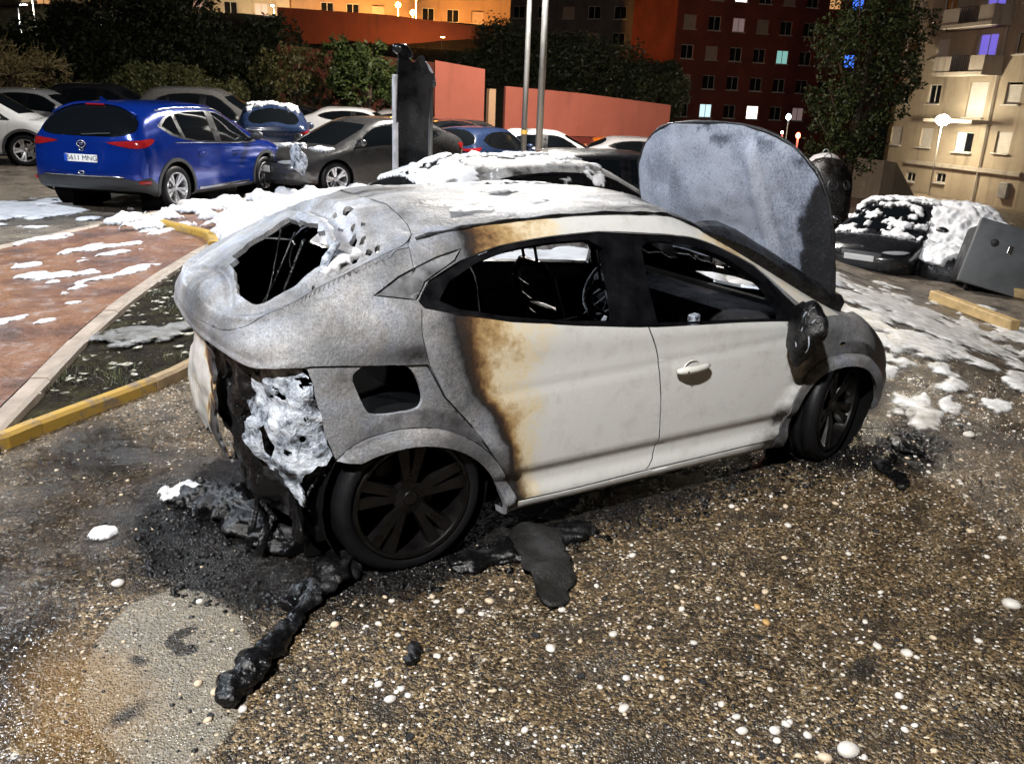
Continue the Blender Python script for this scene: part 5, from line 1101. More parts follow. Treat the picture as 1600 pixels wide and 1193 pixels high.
def facade(root, o, dx, w, z0, z1, ops, wm, depth=.16, name='wall'):
    "vertical wall from o along unit vector dx (outside on the right hand), with real openings; ops: (x0,x1,za,zb,kind)"
    dx = Vector((dx[0], dx[1], 0)).normalized(); nx = Vector((dx.y, -dx.x, 0)); o = Vector((o[0], o[1], 0))
    P = lambda x, z, d=0: o+dx*x-nx*d+Vector((0, 0, z))
    xs = sorted({0, w, *[k for a in ops for k in a[:2]]}); zs = sorted({z0, z1, *[k for a in ops for k in a[2:4]]}); m = MB(); ok = {}
    for i in range(len(xs)-1):
        for j in range(len(zs)-1):
            cx, cz = (xs[i]+xs[i+1])/2, (zs[j]+zs[j+1])/2
            if any(a[0] < cx < a[1] and a[2] < cz < a[3] for a in ops): continue
            m.add([P(xs[i], zs[j]), P(xs[i+1], zs[j]), P(xs[i+1], zs[j+1]), P(xs[i], zs[j+1])], [(0, 1, 2, 3)])
    for a, b, c, d, k in ops:
        q = [(a, c), (b, c), (b, d), (a, d)]
        for e in range(4):
            (x0, y0), (x1, y1) = q[e], q[(e+1) % 4]; m.add([P(x0, y0), P(x0, y0, depth), P(x1, y1, depth), P(x1, y1)], [(0, 1, 2, 3)])
    m.build(name, wm, root)
    M = Matrix(((dx.x, -nx.x, 0), (dx.y, -nx.y, 0), (0, 0, 1)))
    for a, b, c, d, k in ops:
        W, H = b-a, d-c; cen = P((a+b)/2, (c+d)/2, depth*.8)
        if k.startswith('shut'):
            s_ = MB()
            for i in range(int(H/.12)): s_.box(cen+Vector((0, 0, -H/2+.06+i*.12)), (W, .03, .112), rot=M)
            s_.build('roller_shutter', SHUTW if k == 'shutw' else SHUT, root)['kind'] = 'stuff'
        else:
            f = MB(); t_ = .06
            for sx in (-1, 1): f.box(cen+dx*(sx*(W/2-t_/2)), (t_, .06, H), rot=M)
            for sz in (-1, 1): f.box(cen+Vector((0, 0, sz*(H/2-t_/2))), (W-2*t_, .06, t_), rot=M)
            f.box(cen, (t_, .055, H-2*t_), rot=M); fo = f.build('window', FRAME, root)
            gm = LIT[k] if k in LIT else DKGLASS
            for sx in (-1, 1):
                MB().box(cen+dx*(sx*W/4)-nx*.01, (W/2-t_*1.4, .012, H-2*t_), rot=M).build('pane', gm if not (k == 'half' and sx < 0) else LIT['cool'], fo)
        MB().box(P((a+b)/2, c-.04, -.05), (W+.16, .22, .07), rot=M).build('sill', FRAME if k != 'shut' else SHUTW, fo if not k.startswith('shut') else root)
def block(root, o, dx, w, dep, z0, z1, wm, roofm=None):
    "back, sides and roof of a building whose front runs from o along dx"
    dx = Vector((dx[0], dx[1], 0)).normalized(); nx = Vector((dx.y, -dx.x, 0)); o = Vector((o[0], o[1], 0)); m = MB()
    A, B_, C, D_ = o, o+dx*w, o+dx*w-nx*dep, o-nx*dep; z = lambda p, h: Vector((p.x, p.y, h))
    for p, q in ((B_, C), (C, D_), (D_, A)): m.add([z(p, z0), z(q, z0), z(q, z1), z(p, z1)], [(0, 1, 2, 3)])
    m.build('rear_walls', wm, root); MB().add([z(A, z1), z(B_, z1), z(C, z1), z(D_, z1)], [(0, 1, 2, 3)]).build('roof', roofm or wm, root)
def span(u0, D0, u1, D1):
    a = LD((u0-800)/FPX*D0, D0); b = LD((u1-800)/FPX*D1, D1); d = b-a; return (a.x, a.y), (d.x, d.y), math.hypot(d.x, d.y)
def zat(v, u, D): return ray(u, v, D).z
def building(name, label, u0, D0, u1, D1, z0, z1, wm, ops, dep=12):
    o, d, w = span(u0, D0, u1, D1); root = empty(name, (o[0], o[1], z0)); tag(root, label, 'building')
    bpy.context.view_layer.update() if False else None
    # children are built in world space, so shift them back by the root
    n0 = set(bpy.data.objects); facade(root, o, d, w, z0, z1, ops(w), wm); block(root, o, d, w, dep, z0, z1, wm)
    for c in set(bpy.data.objects)-n0:
        if c.parent == root: c.matrix_parent_inverse = Matrix.Translation((-o[0], -o[1], -z0))
    return root
def grid_ops(w, xs, zs, ww, wh, pick):
    out = []
    for j, z in enumerate(zs):
        for i, x in enumerate(xs):
            k = pick(i, j)
            if k and x-ww/2 > .1 and x+ww/2 < w-.1: out.append((x-ww/2, x+ww/2, z, z+wh, k))
    return out
REDBR = brickmat('dark_red_brick', (.27, .040, .026), (.20, .030, .022))
def red_ops(w):
    r = random.Random(5); special = {(3, 0): 'white', (1, 0): 'cool', (2, 4): 'white', (4, 2): 'teal', (1, 2): 'shut', (4, 4): 'shut', (6, 4): 'warm', (6, 2): 'shut', (7, 2): 'blue', (7, 4): 'blue', (2, 3): 'dim', (5, 0): 'dim'}
    return grid_ops(w, [1.6+3.0*i for i in range(10)], [.9+3.05*j for j in range(8)], 1.5, 1.45, lambda i, j: special.get((i, j), 'dark' if r.random() < .9 else 'shut'))
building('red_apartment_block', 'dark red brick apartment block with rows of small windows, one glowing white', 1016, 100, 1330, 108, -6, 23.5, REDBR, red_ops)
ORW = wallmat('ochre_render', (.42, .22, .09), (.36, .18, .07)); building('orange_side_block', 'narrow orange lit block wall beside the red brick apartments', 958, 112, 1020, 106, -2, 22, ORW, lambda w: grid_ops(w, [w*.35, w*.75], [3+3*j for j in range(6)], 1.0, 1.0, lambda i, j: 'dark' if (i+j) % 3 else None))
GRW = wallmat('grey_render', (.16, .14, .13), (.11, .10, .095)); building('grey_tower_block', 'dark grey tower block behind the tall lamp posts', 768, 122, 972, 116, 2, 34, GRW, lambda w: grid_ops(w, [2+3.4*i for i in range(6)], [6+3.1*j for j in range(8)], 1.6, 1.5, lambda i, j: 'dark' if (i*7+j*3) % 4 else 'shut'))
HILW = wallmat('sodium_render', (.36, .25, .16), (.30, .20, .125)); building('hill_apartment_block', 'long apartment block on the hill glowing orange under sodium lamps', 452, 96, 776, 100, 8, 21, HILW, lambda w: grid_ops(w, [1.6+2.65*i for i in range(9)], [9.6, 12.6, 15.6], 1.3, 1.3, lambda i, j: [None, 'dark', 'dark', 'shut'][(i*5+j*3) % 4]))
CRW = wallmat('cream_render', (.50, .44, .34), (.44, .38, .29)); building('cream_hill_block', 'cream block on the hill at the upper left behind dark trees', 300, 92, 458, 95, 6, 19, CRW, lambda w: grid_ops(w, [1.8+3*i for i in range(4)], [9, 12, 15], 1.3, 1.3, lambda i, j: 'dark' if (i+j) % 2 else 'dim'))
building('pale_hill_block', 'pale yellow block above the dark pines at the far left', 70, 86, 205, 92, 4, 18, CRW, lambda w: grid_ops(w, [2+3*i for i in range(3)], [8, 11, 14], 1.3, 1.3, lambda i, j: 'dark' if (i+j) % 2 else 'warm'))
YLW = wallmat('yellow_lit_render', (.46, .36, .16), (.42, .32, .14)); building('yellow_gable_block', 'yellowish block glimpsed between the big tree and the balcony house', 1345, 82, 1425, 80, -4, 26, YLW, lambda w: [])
# balcony house on the right
CONC = wallmat('buff_concrete', (.36, .31, .235), (.30, .255, .19), .7, .3, (.09, .07, .05), .6); PANEL = wallmat('balcony_panel', (.40, .37, .32), (.34, .31, .27))
def balcony_house():
    A = LD((1383-800)/FPX*60, 60, 0); B_ = LD((1556-800)/FPX*50, 50, 0); C = LD((1720-800)/FPX*44, 44, 0); z0 = -3.2; z1 = 20.5
    root = empty('balcony_house', (A.x, A.y, z0)); tag(root, 'buff apartment house with corner balconies and a bright wall lamp', 'building'); n0 = set(bpy.data.objects)
    d = B_-A; w = math.hypot(d.x, d.y); fl = [-.9+2.72*k for k in range(8)]; x1 = w-1.0; ops = []
    for k, f in enumerate(fl[:7]):
        ops.append((w-2.5, w-1.3, f+.95, f+2.15, ['shutw', 'shutw', 'dark', 'dark', 'dark', 'shutw', 'dark'][k]))
        if k: ops.append((w-5.6, w-4.0, f+.15, f+2.2, ['dark', 'shutw', 'violet', 'violet', 'dark', 'dark', 'dark'][k]))
        else: ops.append((w-6.0, w-4.4, f+.8, f+2.0, 'half'))
        ops.append((w-9.4, w-8.2, f+.9, f+2.1, 'dark' if k % 2 else 'shutw')); ops.append((w-12.6, w-11.4, f+.9, f+2.1, 'shutw' if k % 3 == 0 else 'dark'))
    ops.append((w-7.2, w-6.2, -2.1, -1.5, 'dark')); ops.append((w-10.2, w-9.2, -2.3, -1.7, 'dark'))
    facade(root, A, d, w, z0, z1, ops, CONC)
    d2 = C-B_; w2 = math.hypot(d2.x, d2.y); facade(root, B_, d2, w2, z0, z1, [(w2-3, w2-1.8, 3+2.72*k, 4.2+2.72*k, 'dark') for k in range(5)], CONC)
    dx = Vector((d.x, d.y, 0)).normalized(); nx = Vector((dx.y, -dx.x, 0)); M = Matrix(((dx.x, -nx.x, 0), (dx.y, -nx.y, 0), (0, 0, 1)))
    P = lambda x, z, out=0: Vector((A.x, A.y, 0))+dx*x+nx*out+Vector((0, 0, z))
    for k in range(1, 7):
        f = fl[k]; b = MB().box(P(w-5.3, f-.1, .7), (4.4, 1.4, .2), rot=M).build('balcony', PANEL, root)
        if k == 1: continue
        MB().box(P(w-5.3-1.45, f+.45, 1.33), (1.5, .08, .9), rot=M).build('parapet_panel', PANEL, b); MB().box(P(w-5.3+1.6, f+.45, 1.33), (1.2, .08, .9), rot=M).build('parapet_panel', PANEL, b)
        MB().box(P(w-5.3+2.16, f+.45, .7), (.08, 1.25, .9), rot=M).build('parapet_panel', PANEL, b)
        g = MB()
        for i in range(11): g.box(P(w-5.98+i*.16, f+.45, 1.33), (.025, .03, .85), rot=M)
        g.box(P(w-5.2, f+.9, 1.33), (1.75, .05, .05), rot=M); g.build('railing', DARKPL, b)['kind'] = 'stuff'
    MB().box(P(w/2, fl[0]-.12, .09), (w+.2, .2, .24), rot=M).build('string_course', PANEL, root)
    m = MB(); m.tube([P(w-3.3, -3.1, .12), P(w-3.3, 14, .12)], .06, 8); m.build('drainpipe', PANEL, root); MB().box(P(w-.9, -2.0, .12), (.7, .25, .9), rot=M, bev=.03).build('meter_cabinet', plain('grey_cabinet', (.25, .25, .25), .5), root)
    for c in set(bpy.data.objects)-n0:
        if c.parent == root: c.matrix_parent_inverse = Matrix.Translation((-A.x, -A.y, -z0))
    return P(w-4.6, 1.75, 2.2), nx
BALP, BALN = balcony_house()
def wall(name, label, pts, zb, th, m, cat='wall', cap=None):
    "free-standing wall; pts: (u, D, top z)"
    q = [(LD((u-800)/FPX*D, D), zt) for u, D, zt in pts]; root = None; V = []; Fc = []
    for i, (p, zt) in enumerate(q):
        a = q[max(i-1, 0)][0]; b = q[min(i+1, len(q)-1)][0]; t_ = (b-a); t_ = Vector((t_.x, t_.y, 0)).normalized(); n = Vector((t_.y, -t_.x, 0))*th/2; zz = zb
        V += [(p.x+n.x, p.y+n.y, zz), (p.x+n.x, p.y+n.y, zt), (p.x-n.x, p.y-n.y, zt), (p.x-n.x, p.y-n.y, zz)]
    for i in range(len(q)-1):
        for k in range(4): a = i*4+k; b = i*4+(k+1) % 4; Fc.append((a, b, b+4, a+4))
    Fc += [(3, 2, 1, 0), tuple(range(len(q)*4-4, len(q)*4))]
    me = mesh(name, V, Fc); bm = bmesh.new(); bm.from_mesh(me); bmesh.ops.recalc_face_normals(bm, faces=bm.faces); bm.to_mesh(me); bm.free()
    o = link(name, me, m); return tag(o, label, cat)
PINK = wallmat('salmon_render', (.42, .13, .085), (.35, .105, .07), .5, .2, (.12, .04, .03), .35); DRED = wallmat('oxblood_render', (.20, .030, .020), (.16, .025, .018), .5, .2); TERR = wallmat('terracotta_wall', (.20, .06, .035), (.15, .045, .028), .5, .3)
wall('salmon_wall', 'long salmon pink wall behind the lamp posts', [(772, 39, 2.45), (880, 40, 2.3), (1016, 42, 1.95)], .45, .3, PINK)
wall('red_wall_base', 'dark red lower wall under the salmon pink wall', [(740, 38.6, .42), (880, 39.6, .42), (1016, 41.6, .42), (1160, 44, .3)], -2.2, .5, DRED)
wall('salmon_panel', 'tall salmon pink wall panel right of the charred upright signboard', [(668, 37, 3.3), (741, 37.4, 3.05)], -1, .35, PINK)
wall('cream_gatepost', 'narrow cream post at the end of the tall salmon panel', [(747, 37.6, 2.3), (757, 37.7, 2.3)], -1, .35, wallmat('cream_post', (.5, .34, .2), (.45, .3, .18)))
wall('terracotta_wall', 'long terracotta garden wall half hidden by the small trees', [(440, 44, 4.0), (560, 43, 3.7), (672, 42, 3.4)], -1, .3, TERR)
wall('terrace_wall', 'high dark red terrace wall below the orange lit block', [(440, 78, 8.6), (600, 80, 8.5), (775, 82, 7.8), (820, 83, 7.4)], 4, .5, TERR)
wall('ramp_wall', 'pale concrete ramp wall sloping down beside the balcony house', [(1278, 44, -.1), (1345, 44, -.25), (1362, 44.5, -.35), (1400, 46, -2.2)], -3.4, .3, CONC)
def hill():
    Ds = np.linspace(43, 140, 40); ls = np.linspace(-140, 16, 60); l, D, F4 = gridmesh(ls, Ds); P = CAMP[:2]+D[:, None]*F2+l[:, None]*R2
    z = -1.2+6.6*ss(D, 44, 70)*(1-.75*ss(l, 1, 14))+3*ss(D, 78, 84)*(1-ss(l, 0, 10))+(fbm(np.c_[P, P[:, :1]*0], .3, 4)-.5)*1.5
    t = NT('scrub_slope'); p = t.pos(); c = t.ramp(t.noise(1.2, 5, .65, p), [(.3, (.012, .014, .007)), (.6, (.03, .03, .014)), (.8, (.06, .05, .03))])
    o = link('hillside', fast_mesh('hillside', np.c_[P, z], F4[:, ::-1], True), t.end(c, .9, 0, t.bump(t.noise(5, 4, .6, p), 1, .2))); tag(o, kind='structure')
hill()
# ------------------------------------------------------------------ trees and shrubs
def leafmat(name, c1, c2, c3):
    if name in MATS: return MATS[name]
    t = NT(name); p = t.pos(); n = t.noise(.9, 4, .6, p); r = t.n('SeparateColor', 0, i0=t.vor(7, p, 1)); x = t.math('ADD', t.math('MULTIPLY', n, .7), t.math('MULTIPLY', r, .3))
    MATS[name] = t.end(t.ramp(x, [(.3, c1), (.5, c2), (.72, c3)]), .55); return MATS[name]
LEAFD = leafmat('dark_leaves', (.012, .020, .010), (.022, .036, .014), (.045, .06, .022)); LEAFG = leafmat('green_leaves', (.02, .04, .012), (.05, .085, .02), (.09, .13, .035)); LEAFO = leafmat('olive_leaves', (.05, .055, .018), (.09, .095, .03), (.14, .14, .05)); LEAFB = leafmat('big_tree_leaves', (.012, .022, .008), (.03, .05, .014), (.07, .10, .025)); LEAFY = leafmat('golden_twigs', (.18, .13, .05), (.28, .21, .09), (.36, .29, .13)); BARK = plain('tree_bark', (.07, .05, .035), .85, 0, .35, 8, .7, 25)
def tree(name, label, base, height, blobs, lm, n, ls, cat='tree', trunk=.16, seed=1, twigs=0, group=None, lean=0):
    "tapered trunk with limbs into each lobe; leaves spread unevenly through every lobe"
    r = np.random.RandomState(seed); root = empty(name, base); tag(root, label, cat, group)
    m = MB(); top = height*.72
    if trunk:
        m.tube([(0, 0, -.3), (lean*.3, .05, top*.35), (lean*.7, -.06, top*.7), (lean, 0, top)], [trunk*1.25, trunk, trunk*.7, trunk*.3], 9)
        for bx, by, bz, br in blobs:
            f = min(.85, max(.25, (bz-br*.6)/max(top, .1)*.6)); s0 = Vector((lean*f, 0, top*f)); e = Vector((bx, by, bz)); mid_ = (s0+e)/2+Vector((0, 0, -.12*br))
            m.tube([s0, mid_, e, e+(e-mid_)*.35], [trunk*.45, trunk*.3, trunk*.16, trunk*.05], 6)
        m.build('trunk', BARK, root, True)
    if twigs:
        m = MB()
        for k in range(twigs):
            bx, by, bz, br = blobs[r.randint(len(blobs))]; d = r.normal(0, 1, 3); d[2] = abs(d[2])*.8; d /= np.linalg.norm(d); a = Vector((bx, by, bz))+Vector(d)*br*r.uniform(0, .5); L = br*r.uniform(.4, .9); e = a+Vector(d)*L
            m.tube([a, (a+e)/2+Vector(r.normal(0, .06, 3)*br), e], [.016, .010, .004], 4, False)
        m.build('branches', LEAFY, root)['kind'] = 'stuff'
    V = []; tot = sum(b[3]**2 for b in blobs)
    for bx, by, bz, br in blobs:
        k = int(n*br**2/tot); nc = max(6, int(k/22)); d = r.normal(0, 1, (nc, 3)); d /= np.linalg.norm(d, axis=1)[:, None]; rad = br*r.uniform(.45, 1.05, nc)**.6; C = d*rad[:, None]*[1, 1, .8]+[bx, by, bz]
        w = r.randint(0, nc, k); V.append(C[w]+r.normal(0, br*.13, (k, 3)))
    C = np.concatenate(V); k = len(C); a = r.normal(0, 1, (k, 3)); a /= np.linalg.norm(a, axis=1)[:, None]; b = np.cross(a, r.normal(0, 1, (k, 3))); b /= np.linalg.norm(b, axis=1)[:, None]+1e-9
    s = ls*r.uniform(.5, 1.3, k)[:, None]; Q = np.stack([C-a*s, C-b*s*.45, C+a*s, C+b*s*.45], 1).reshape(-1, 3); F4 = np.arange(4*k).reshape(-1, 4)
    link('crown', fast_mesh('crown', Q, F4), lm, root); return root
def gzz(u, D, z): p = LD((u-800)/FPX*D, D); return (p.x, p.y, z)
def blobset(seed, n, rx, rz, z0, r0, r1):
    q = np.random.RandomState(seed); return [(q.uniform(-rx, rx), q.uniform(-rx, rx)*.7, z0+q.uniform(-rz, rz), q.uniform(r0, r1)) for _ in range(n)]
tree('pine_tree', 'tall dark pine left of the dense dark grove', gzz(95, 46, .3), 6.2, blobset(1, 9, 1.6, 1.7, 4.0, .8, 1.3), LEAFD, 12000, .11, seed=1, group='dark trees on the slope')
tree('pine_tree', 'dark pine rising before the pale yellow block', gzz(150, 48, .3), 6.8, blobset(2, 9, 1.4, 2.2, 4.2, .7, 1.2), LEAFD, 12000, .11, seed=2, group='dark trees on the slope')
tree('dense_tree', 'broad dark evergreen above the clipped round shrub', gzz(270, 44, 0), 8, blobset(3, 16, 3.0, 1.7, 4.6, 1.2, 1.9), LEAFD, 27000, .12, seed=3, group='dark trees on the slope')
tree('dense_tree', 'dark evergreen between the round shrub and the thin tree', gzz(375, 46, 0), 6, blobset(4, 12, 2.4, 1.2, 3.2, 1.1, 1.5), LEAFD, 20000, .12, seed=4, group='dark trees on the slope')
tree('dense_tree', 'low dark undergrowth tree behind the bare golden bush', gzz(45, 44, 0), 4.5, blobset(5, 10, 3.0, .9, 2.6, 1.0, 1.5), LEAFD, 15000, .12, seed=5, group='dark trees on the slope')
tree('dense_tree', 'low dark undergrowth tree behind the black people carrier', gzz(190, 42, 0), 4, blobset(6, 10, 3.0, .8, 2.2, 1.0, 1.5), LEAFD, 15000, .12, seed=6, group='dark trees on the slope')
tree('bare_bush', 'bare golden twiggy bush lit at the left edge', gzz(52, 30, 0), 3.6, blobset(7, 10, 1.05, .65, 2.3, .55, .85), LEAFY, 3200, .05, 'bush', .07, 7, 420)
tree('round_shrub', 'clipped round green shrub behind the blue car', gzz(268, 31, 0), 2.8, [(dx, dy, 1.75+.25*math.cos(dx), .75) for dx in (-.95, -.3, .35, .95) for dy in (-.4, .4)], LEAFO, 9000, .06, 'bush', .09, 8)
tree('low_shrub', 'low olive shrub left of the clipped round shrub', gzz(165, 31, 0), 1.9, blobset(9, 7, 1.2, .3, 1.5, .45, .65), LEAFO, 4000, .06, 'bush', .06, 9)
tree('low_shrub', 'low olive shrub right of the clipped round shrub', gzz(345, 31, 0), 1.8, blobset(10, 6, .8, .25, 1.6, .4, .6), LEAFO, 3000, .06, 'bush', .06, 10)
tree('thin_tree', 'thin olive tree before the terracotta wall', gzz(460, 36, -.2), 4.6, blobset(11, 10, 1.0, 1.1, 2.9, .5, .9), LEAFO, 4200, .09, seed=11, trunk=.08)
tree('young_tree', 'bushy green tree left of the charred upright signboard', gzz(572, 35, -.3), 4.8, blobset(12, 12, 1.1, .9, 3.1, .6, 1.0), LEAFG, 7500, .10, seed=12, trunk=.10)
tree('thin_tree', 'spindly tree between the thin olive tree and the bushy green tree', gzz(508, 36, -.3), 3.2, blobset(13, 6, .8, .5, 2.1, .4, .6), LEAFD, 1800, .08, seed=13, trunk=.07)
for k, (u, D, h, lab) in enumerate(((770, 60, 7.5, 'black tree mass left of the two lamp posts'), (860, 62, 7.0, 'broad black tree right behind the two lamp posts'), (930, 58, 5.5, 'dark tree above the middle of the salmon pink wall'), (992, 56, 5.2, 'dark tree in front of the orange lit wall'))):
    tree('dense_tree', lab, gzz(u, D, -.5), h, blobset(20+k, 14, 2.6 if k < 3 else 1.3, h*.27, h*.62, 1.2 if k < 3 else .7, 1.9 if k < 3 else 1.1), LEAFD, 24000, .12, seed=20+k, group='dark trees behind the salmon wall')
tree('big_tree', 'big leafy tree beside the balcony house, lit green low down', gzz(1296, 36, -2.0), 9.5, [(-1.0, .3, 2.6, .9), (.3, 0, 2.2, .95), (.9, .3, 3.2, 1.1), (-.2, 0, 3.8, 1.3), (-1.4, .2, 4.4, 1.0), (1.2, 0, 5.2, 1.3), (-.3, .3, 6.0, 1.5), (.4, 0, 7.6, 1.4), (1.5, 0, 7.0, 1.1), (-.9, 0, 7.9, 1.0), (2.2, .2, 4.2, .8), (2.3, 0, 6.1, .9), (-2.0, .1, 6.6, .9), (2.9, .1, 7.4, 1.0), (-1.9, 0, 3.3, .6), (3.0, 0, 5.2, .6)], LEAFB, 17000, .085, seed=30, trunk=.2)
# ------------------------------------------------------------------ lamps
POLE = plain('galvanised_pole', (.34, .34, .33), .45, .6, .15, 3)
LENS = emit('lamp_lens', (1, .97, .92), 60)
def street_lamp(foot, H, adir, watts, col, label, arm=1.1, aim=None, size=.45, lens=None, spread=None, r0=.085):
    root = empty('street_lamp', foot); tag(root, label, 'street lamp'); a = Vector((math.cos(R(adir)), math.sin(R(adir)), 0))
    MB().tube([(0, 0, -.2), (0, 0, H*.5), (0, 0, H)], [r0, r0*.8, r0*.55], 14).build('pole', POLE, root, True); MB().lathe([(0, .25), (r0*1.2, .25), (r0*1.5, .02), (r0*2.2, .0)], 12, 'Z').build('base_flange', POLE, root)
    MB().tube([(0, 0, H-.1), a*.3+Vector((0, 0, H+.12)), a*arm+Vector((0, 0, H+.16))], [r0*.5, r0*.45, r0*.4], 8).build('arm', POLE, root, True)
    hd = MB().box(a*(arm+.25)+Vector((0, 0, H+.18)), (.7, .3, .1), R(adir), .03).build('lamp_head', POLE, root)
    MB().box(a*(arm+.25)+Vector((0, 0, H+.122)), (.5, .22, .012), R(adir)).build('lens', lens or LENS, hd)
    L = bpy.data.lights.new('lamp', 'AREA'); L.energy = watts; L.color = col; L.shape = 'RECTANGLE'; L.size = .5; L.size_y = .22; L.spread = R(spread or 140)
    o = bpy.data.objects.new('lamp', L); COL.objects.link(o); o.parent = root; o.location = a*(arm+.25)+Vector((0, 0, H+.10))
    d = Vector(aim)-(Vector(foot)+o.location) if aim else Vector((a.x*.35, a.y*.35, -1)); o.rotation_euler = d.to_track_quat('-Z', 'Y').to_euler()
    return root
for n, x, y, h, ad, w, c, lab in LAMPS: street_lamp((x, y, float(gz(x, y))), h, ad, w, c, lab, aim=(-1, 0, 0) if n == 'A' else (-1.5, 5, 0))
p1 = LD((803-800)/FPX*24.5, 24.5); p2 = LD((826-800)/FPX*23, 23)
street_lamp(p1, 8.0, 58, 2000, (1, .80, .68), 'grey lamp post, left one of the close pair, with a yellow sticker', aim=tuple(LD(2, 40, .5)))
street_lamp(p2, 8.4, 215, 4200, (1, .95, .88), 'brightly lit lamp post, right one of the close pair', r0=.10, spread=165)
m = MB(); m.lathe([(.095, -.06), (.097, -.05), (.097, .05), (.095, .06)], 12, 'Z', c=(p1.x, p1.y, 1.05)); tag(m.build('pole_sticker', YELLOW), 'small yellow sticker round the left lamp post', 'sticker')
SOD = emit('sodium_lens', (1, .45, .08), 90)
for k, (u, v, D, w) in enumerate(((622, 8, 88, 2600), (645, 20, 90, 2200), (650, -4, 90, 2200))):
    q = ray(u, v, D); sl_ = street_lamp((q.x, q.y, 7.0), q.z-7.2, 240, w*1.2, (1, .42, .10), ['orange sodium lamp, leftmost of three on the hill', 'orange sodium lamp, lowest of three on the hill', 'orange sodium lamp, topmost of three on the hill'][k], .4, lens=SOD, aim=(q.x+FW[0]*9, q.y+FW[1]*9, q.z-2.5), r0=.06, spread=175)
    MB().add(I2*.26+[0, 0, q.z-7.0], T2).build('globe', SOD, sl_, True)
q = ray(690, 56, 72); sl_ = street_lamp((q.x, q.y, 3.0), q.z-3.2, 58, 1500, (1, .40, .12), 'small orange lamp before the terrace wall', .4, lens=SOD, aim=(q.x+FW[0]*8-6, q.y+FW[1]*8+4, q.z+.5), r0=.05, spread=178)
q = ray(27, 6, 60); street_lamp((q.x, q.y, .5), q.z-.7, -60, 900, (.95, .97, 1), 'white street lamp in the upper left corner', .4, r0=.06); q0 = q
q = ray(428, 9, 86); street_lamp((q.x, q.y, 5), q.z-5.2, 240, 1500, (1, .8, .5), 'small warm lamp before the cream block on the hill', .4, r0=.06, aim=(q.x+FW[0]*9, q.y+FW[1]*9, q.z-2), spread=175)
q = ray(97, 30, 78); street_lamp((q.x, q.y, 3), q.z-3.2, 240, 1500, (1, .85, .6), 'small lamp shining through the dark pines', .4, r0=.06, aim=(q.x+FW[0]*9, q.y+FW[1]*9, q.z-1), spread=175)
q = ray(48, -20, 55); street_lamp((q.x, q.y, .4), q.z-.4, 200, 500, (1, .9, .75), 'slender lamp post beside the upper left lamp', .4, r0=.06)
def wall_lamp():
    p = BALP; foot = Vector((p.x, p.y, float(gz(p.x, p.y))-1.0)); root = empty('house_lamp', foot); tag(root, 'glaring warm lamp on a thin pole before the balcony house', 'street lamp'); h = p.z-foot.z
    MB().tube([(0, 0, 0), (0, 0, h)], [.05, .035], 8).build('pole', POLE, root, True); MB().add(I2*[.4, .4, .32]+[0, 0, h], T2).build('globe', emit('warm_globe', (1, .86, .62), 160), root, True)
    L = bpy.data.lights.new('lamp', 'POINT'); L.energy = 3000; L.color = (1, .82, .56); L.shadow_soft_size = .15; o = bpy.data.objects.new('lamp', L); COL.objects.link(o); o.parent = root; o.location = Vector((BALN.x, BALN.y, 0))*.35+Vector((0, 0, h-.05))
wall_lamp()
def beacon(u, v, D, col, label, H=None, r=.16, st=25, watts=0):
    q = ray(u, v, D); f = float(gz(q.x, q.y)); root = empty('beacon_post', (q.x, q.y, f)); tag(root, label, 'lamp'); h = q.z-f
    MB().tube([(0, 0, 0), (0, 0, h)], .05, 8).build('post', POLE, root); MB().add(I2*[r, r, r*1.3]+[0, 0, h], T2).build('globe', emit('globe_%d' % u, col, st), root, True)
    if watts:
        L = bpy.data.lights.new('lamp', 'POINT'); L.energy = watts; L.color = col; L.shadow_soft_size = .2; o = bpy.data.objects.new('lamp', L); COL.objects.link(o); o.parent = root; o.location = Vector((-F2[0], -F2[1], 0))*.5+Vector((0, 0, h))
beacon(1232, 183, 60, (.8, 1, .95), 'small white lamp before the red block right of its lit window', st=20)
beacon(1247, 212, 46, (1, .12, .06), 'tall red warning light right of the raised bonnet', r=.12, st=18, watts=260)
beacon(1222, 207, 46, (1, .7, .6), 'pale warning light left of the red one', r=.07, st=10)
# ------------------------------------------------------------------ build the vehicles
HERO_ROOT = hero()
blue_suv()
place_car('mpv', -28, 20.5, -16, 'white', 'white people carrier cut off by the left edge')
place_car('hatch', 85, 27, -28, 'silver', 'pale hatchback roof between the white people carrier and the black one', sc=(1, 1, 1.15))
place_car('mpv', 195, 28, -30, 'black', 'black people carrier with a bright roof edge behind the blue car')
place_car('mpv', 345, 24.5, -28, 'grey', 'grey people carrier seen side on over the blue car', sc=(.95, 1, 1))
c6 = place_car('hatch', 425, 21.5, 75, 'navy', 'dark blue hatchback between the blue car and the scorched grey one', sc=(.95, .95, 1.08))
c7 = place_car('hatch', 560, 18.2, 196, 'charcoal', 'scorched dark grey hatchback with a molten headlight behind the foam heap', sc=(1.08, 1.08, 1))
place_car('hatch', 560, 30, -28, 'white', 'white hatchback roof beyond the scorched dark grey car')
place_car('hatch', 470, 32, -28, 'black', 'black hatchback far behind under the thin olive tree')
place_car('hatch', 690, 27, 70, 'black', 'black hatchback right of the charred upright signboard', sc=(1, 1, 1.05))
place_car('suv', 748, 24.5, 30, 'navy', 'dark blue hatchback showing one red tail light', sc=(.92, .95, .9))
place_car('suv', 730, 31, -10, 'charcoal', 'dark car roof behind the dark blue hatchback', sc=(1, 1, .92))
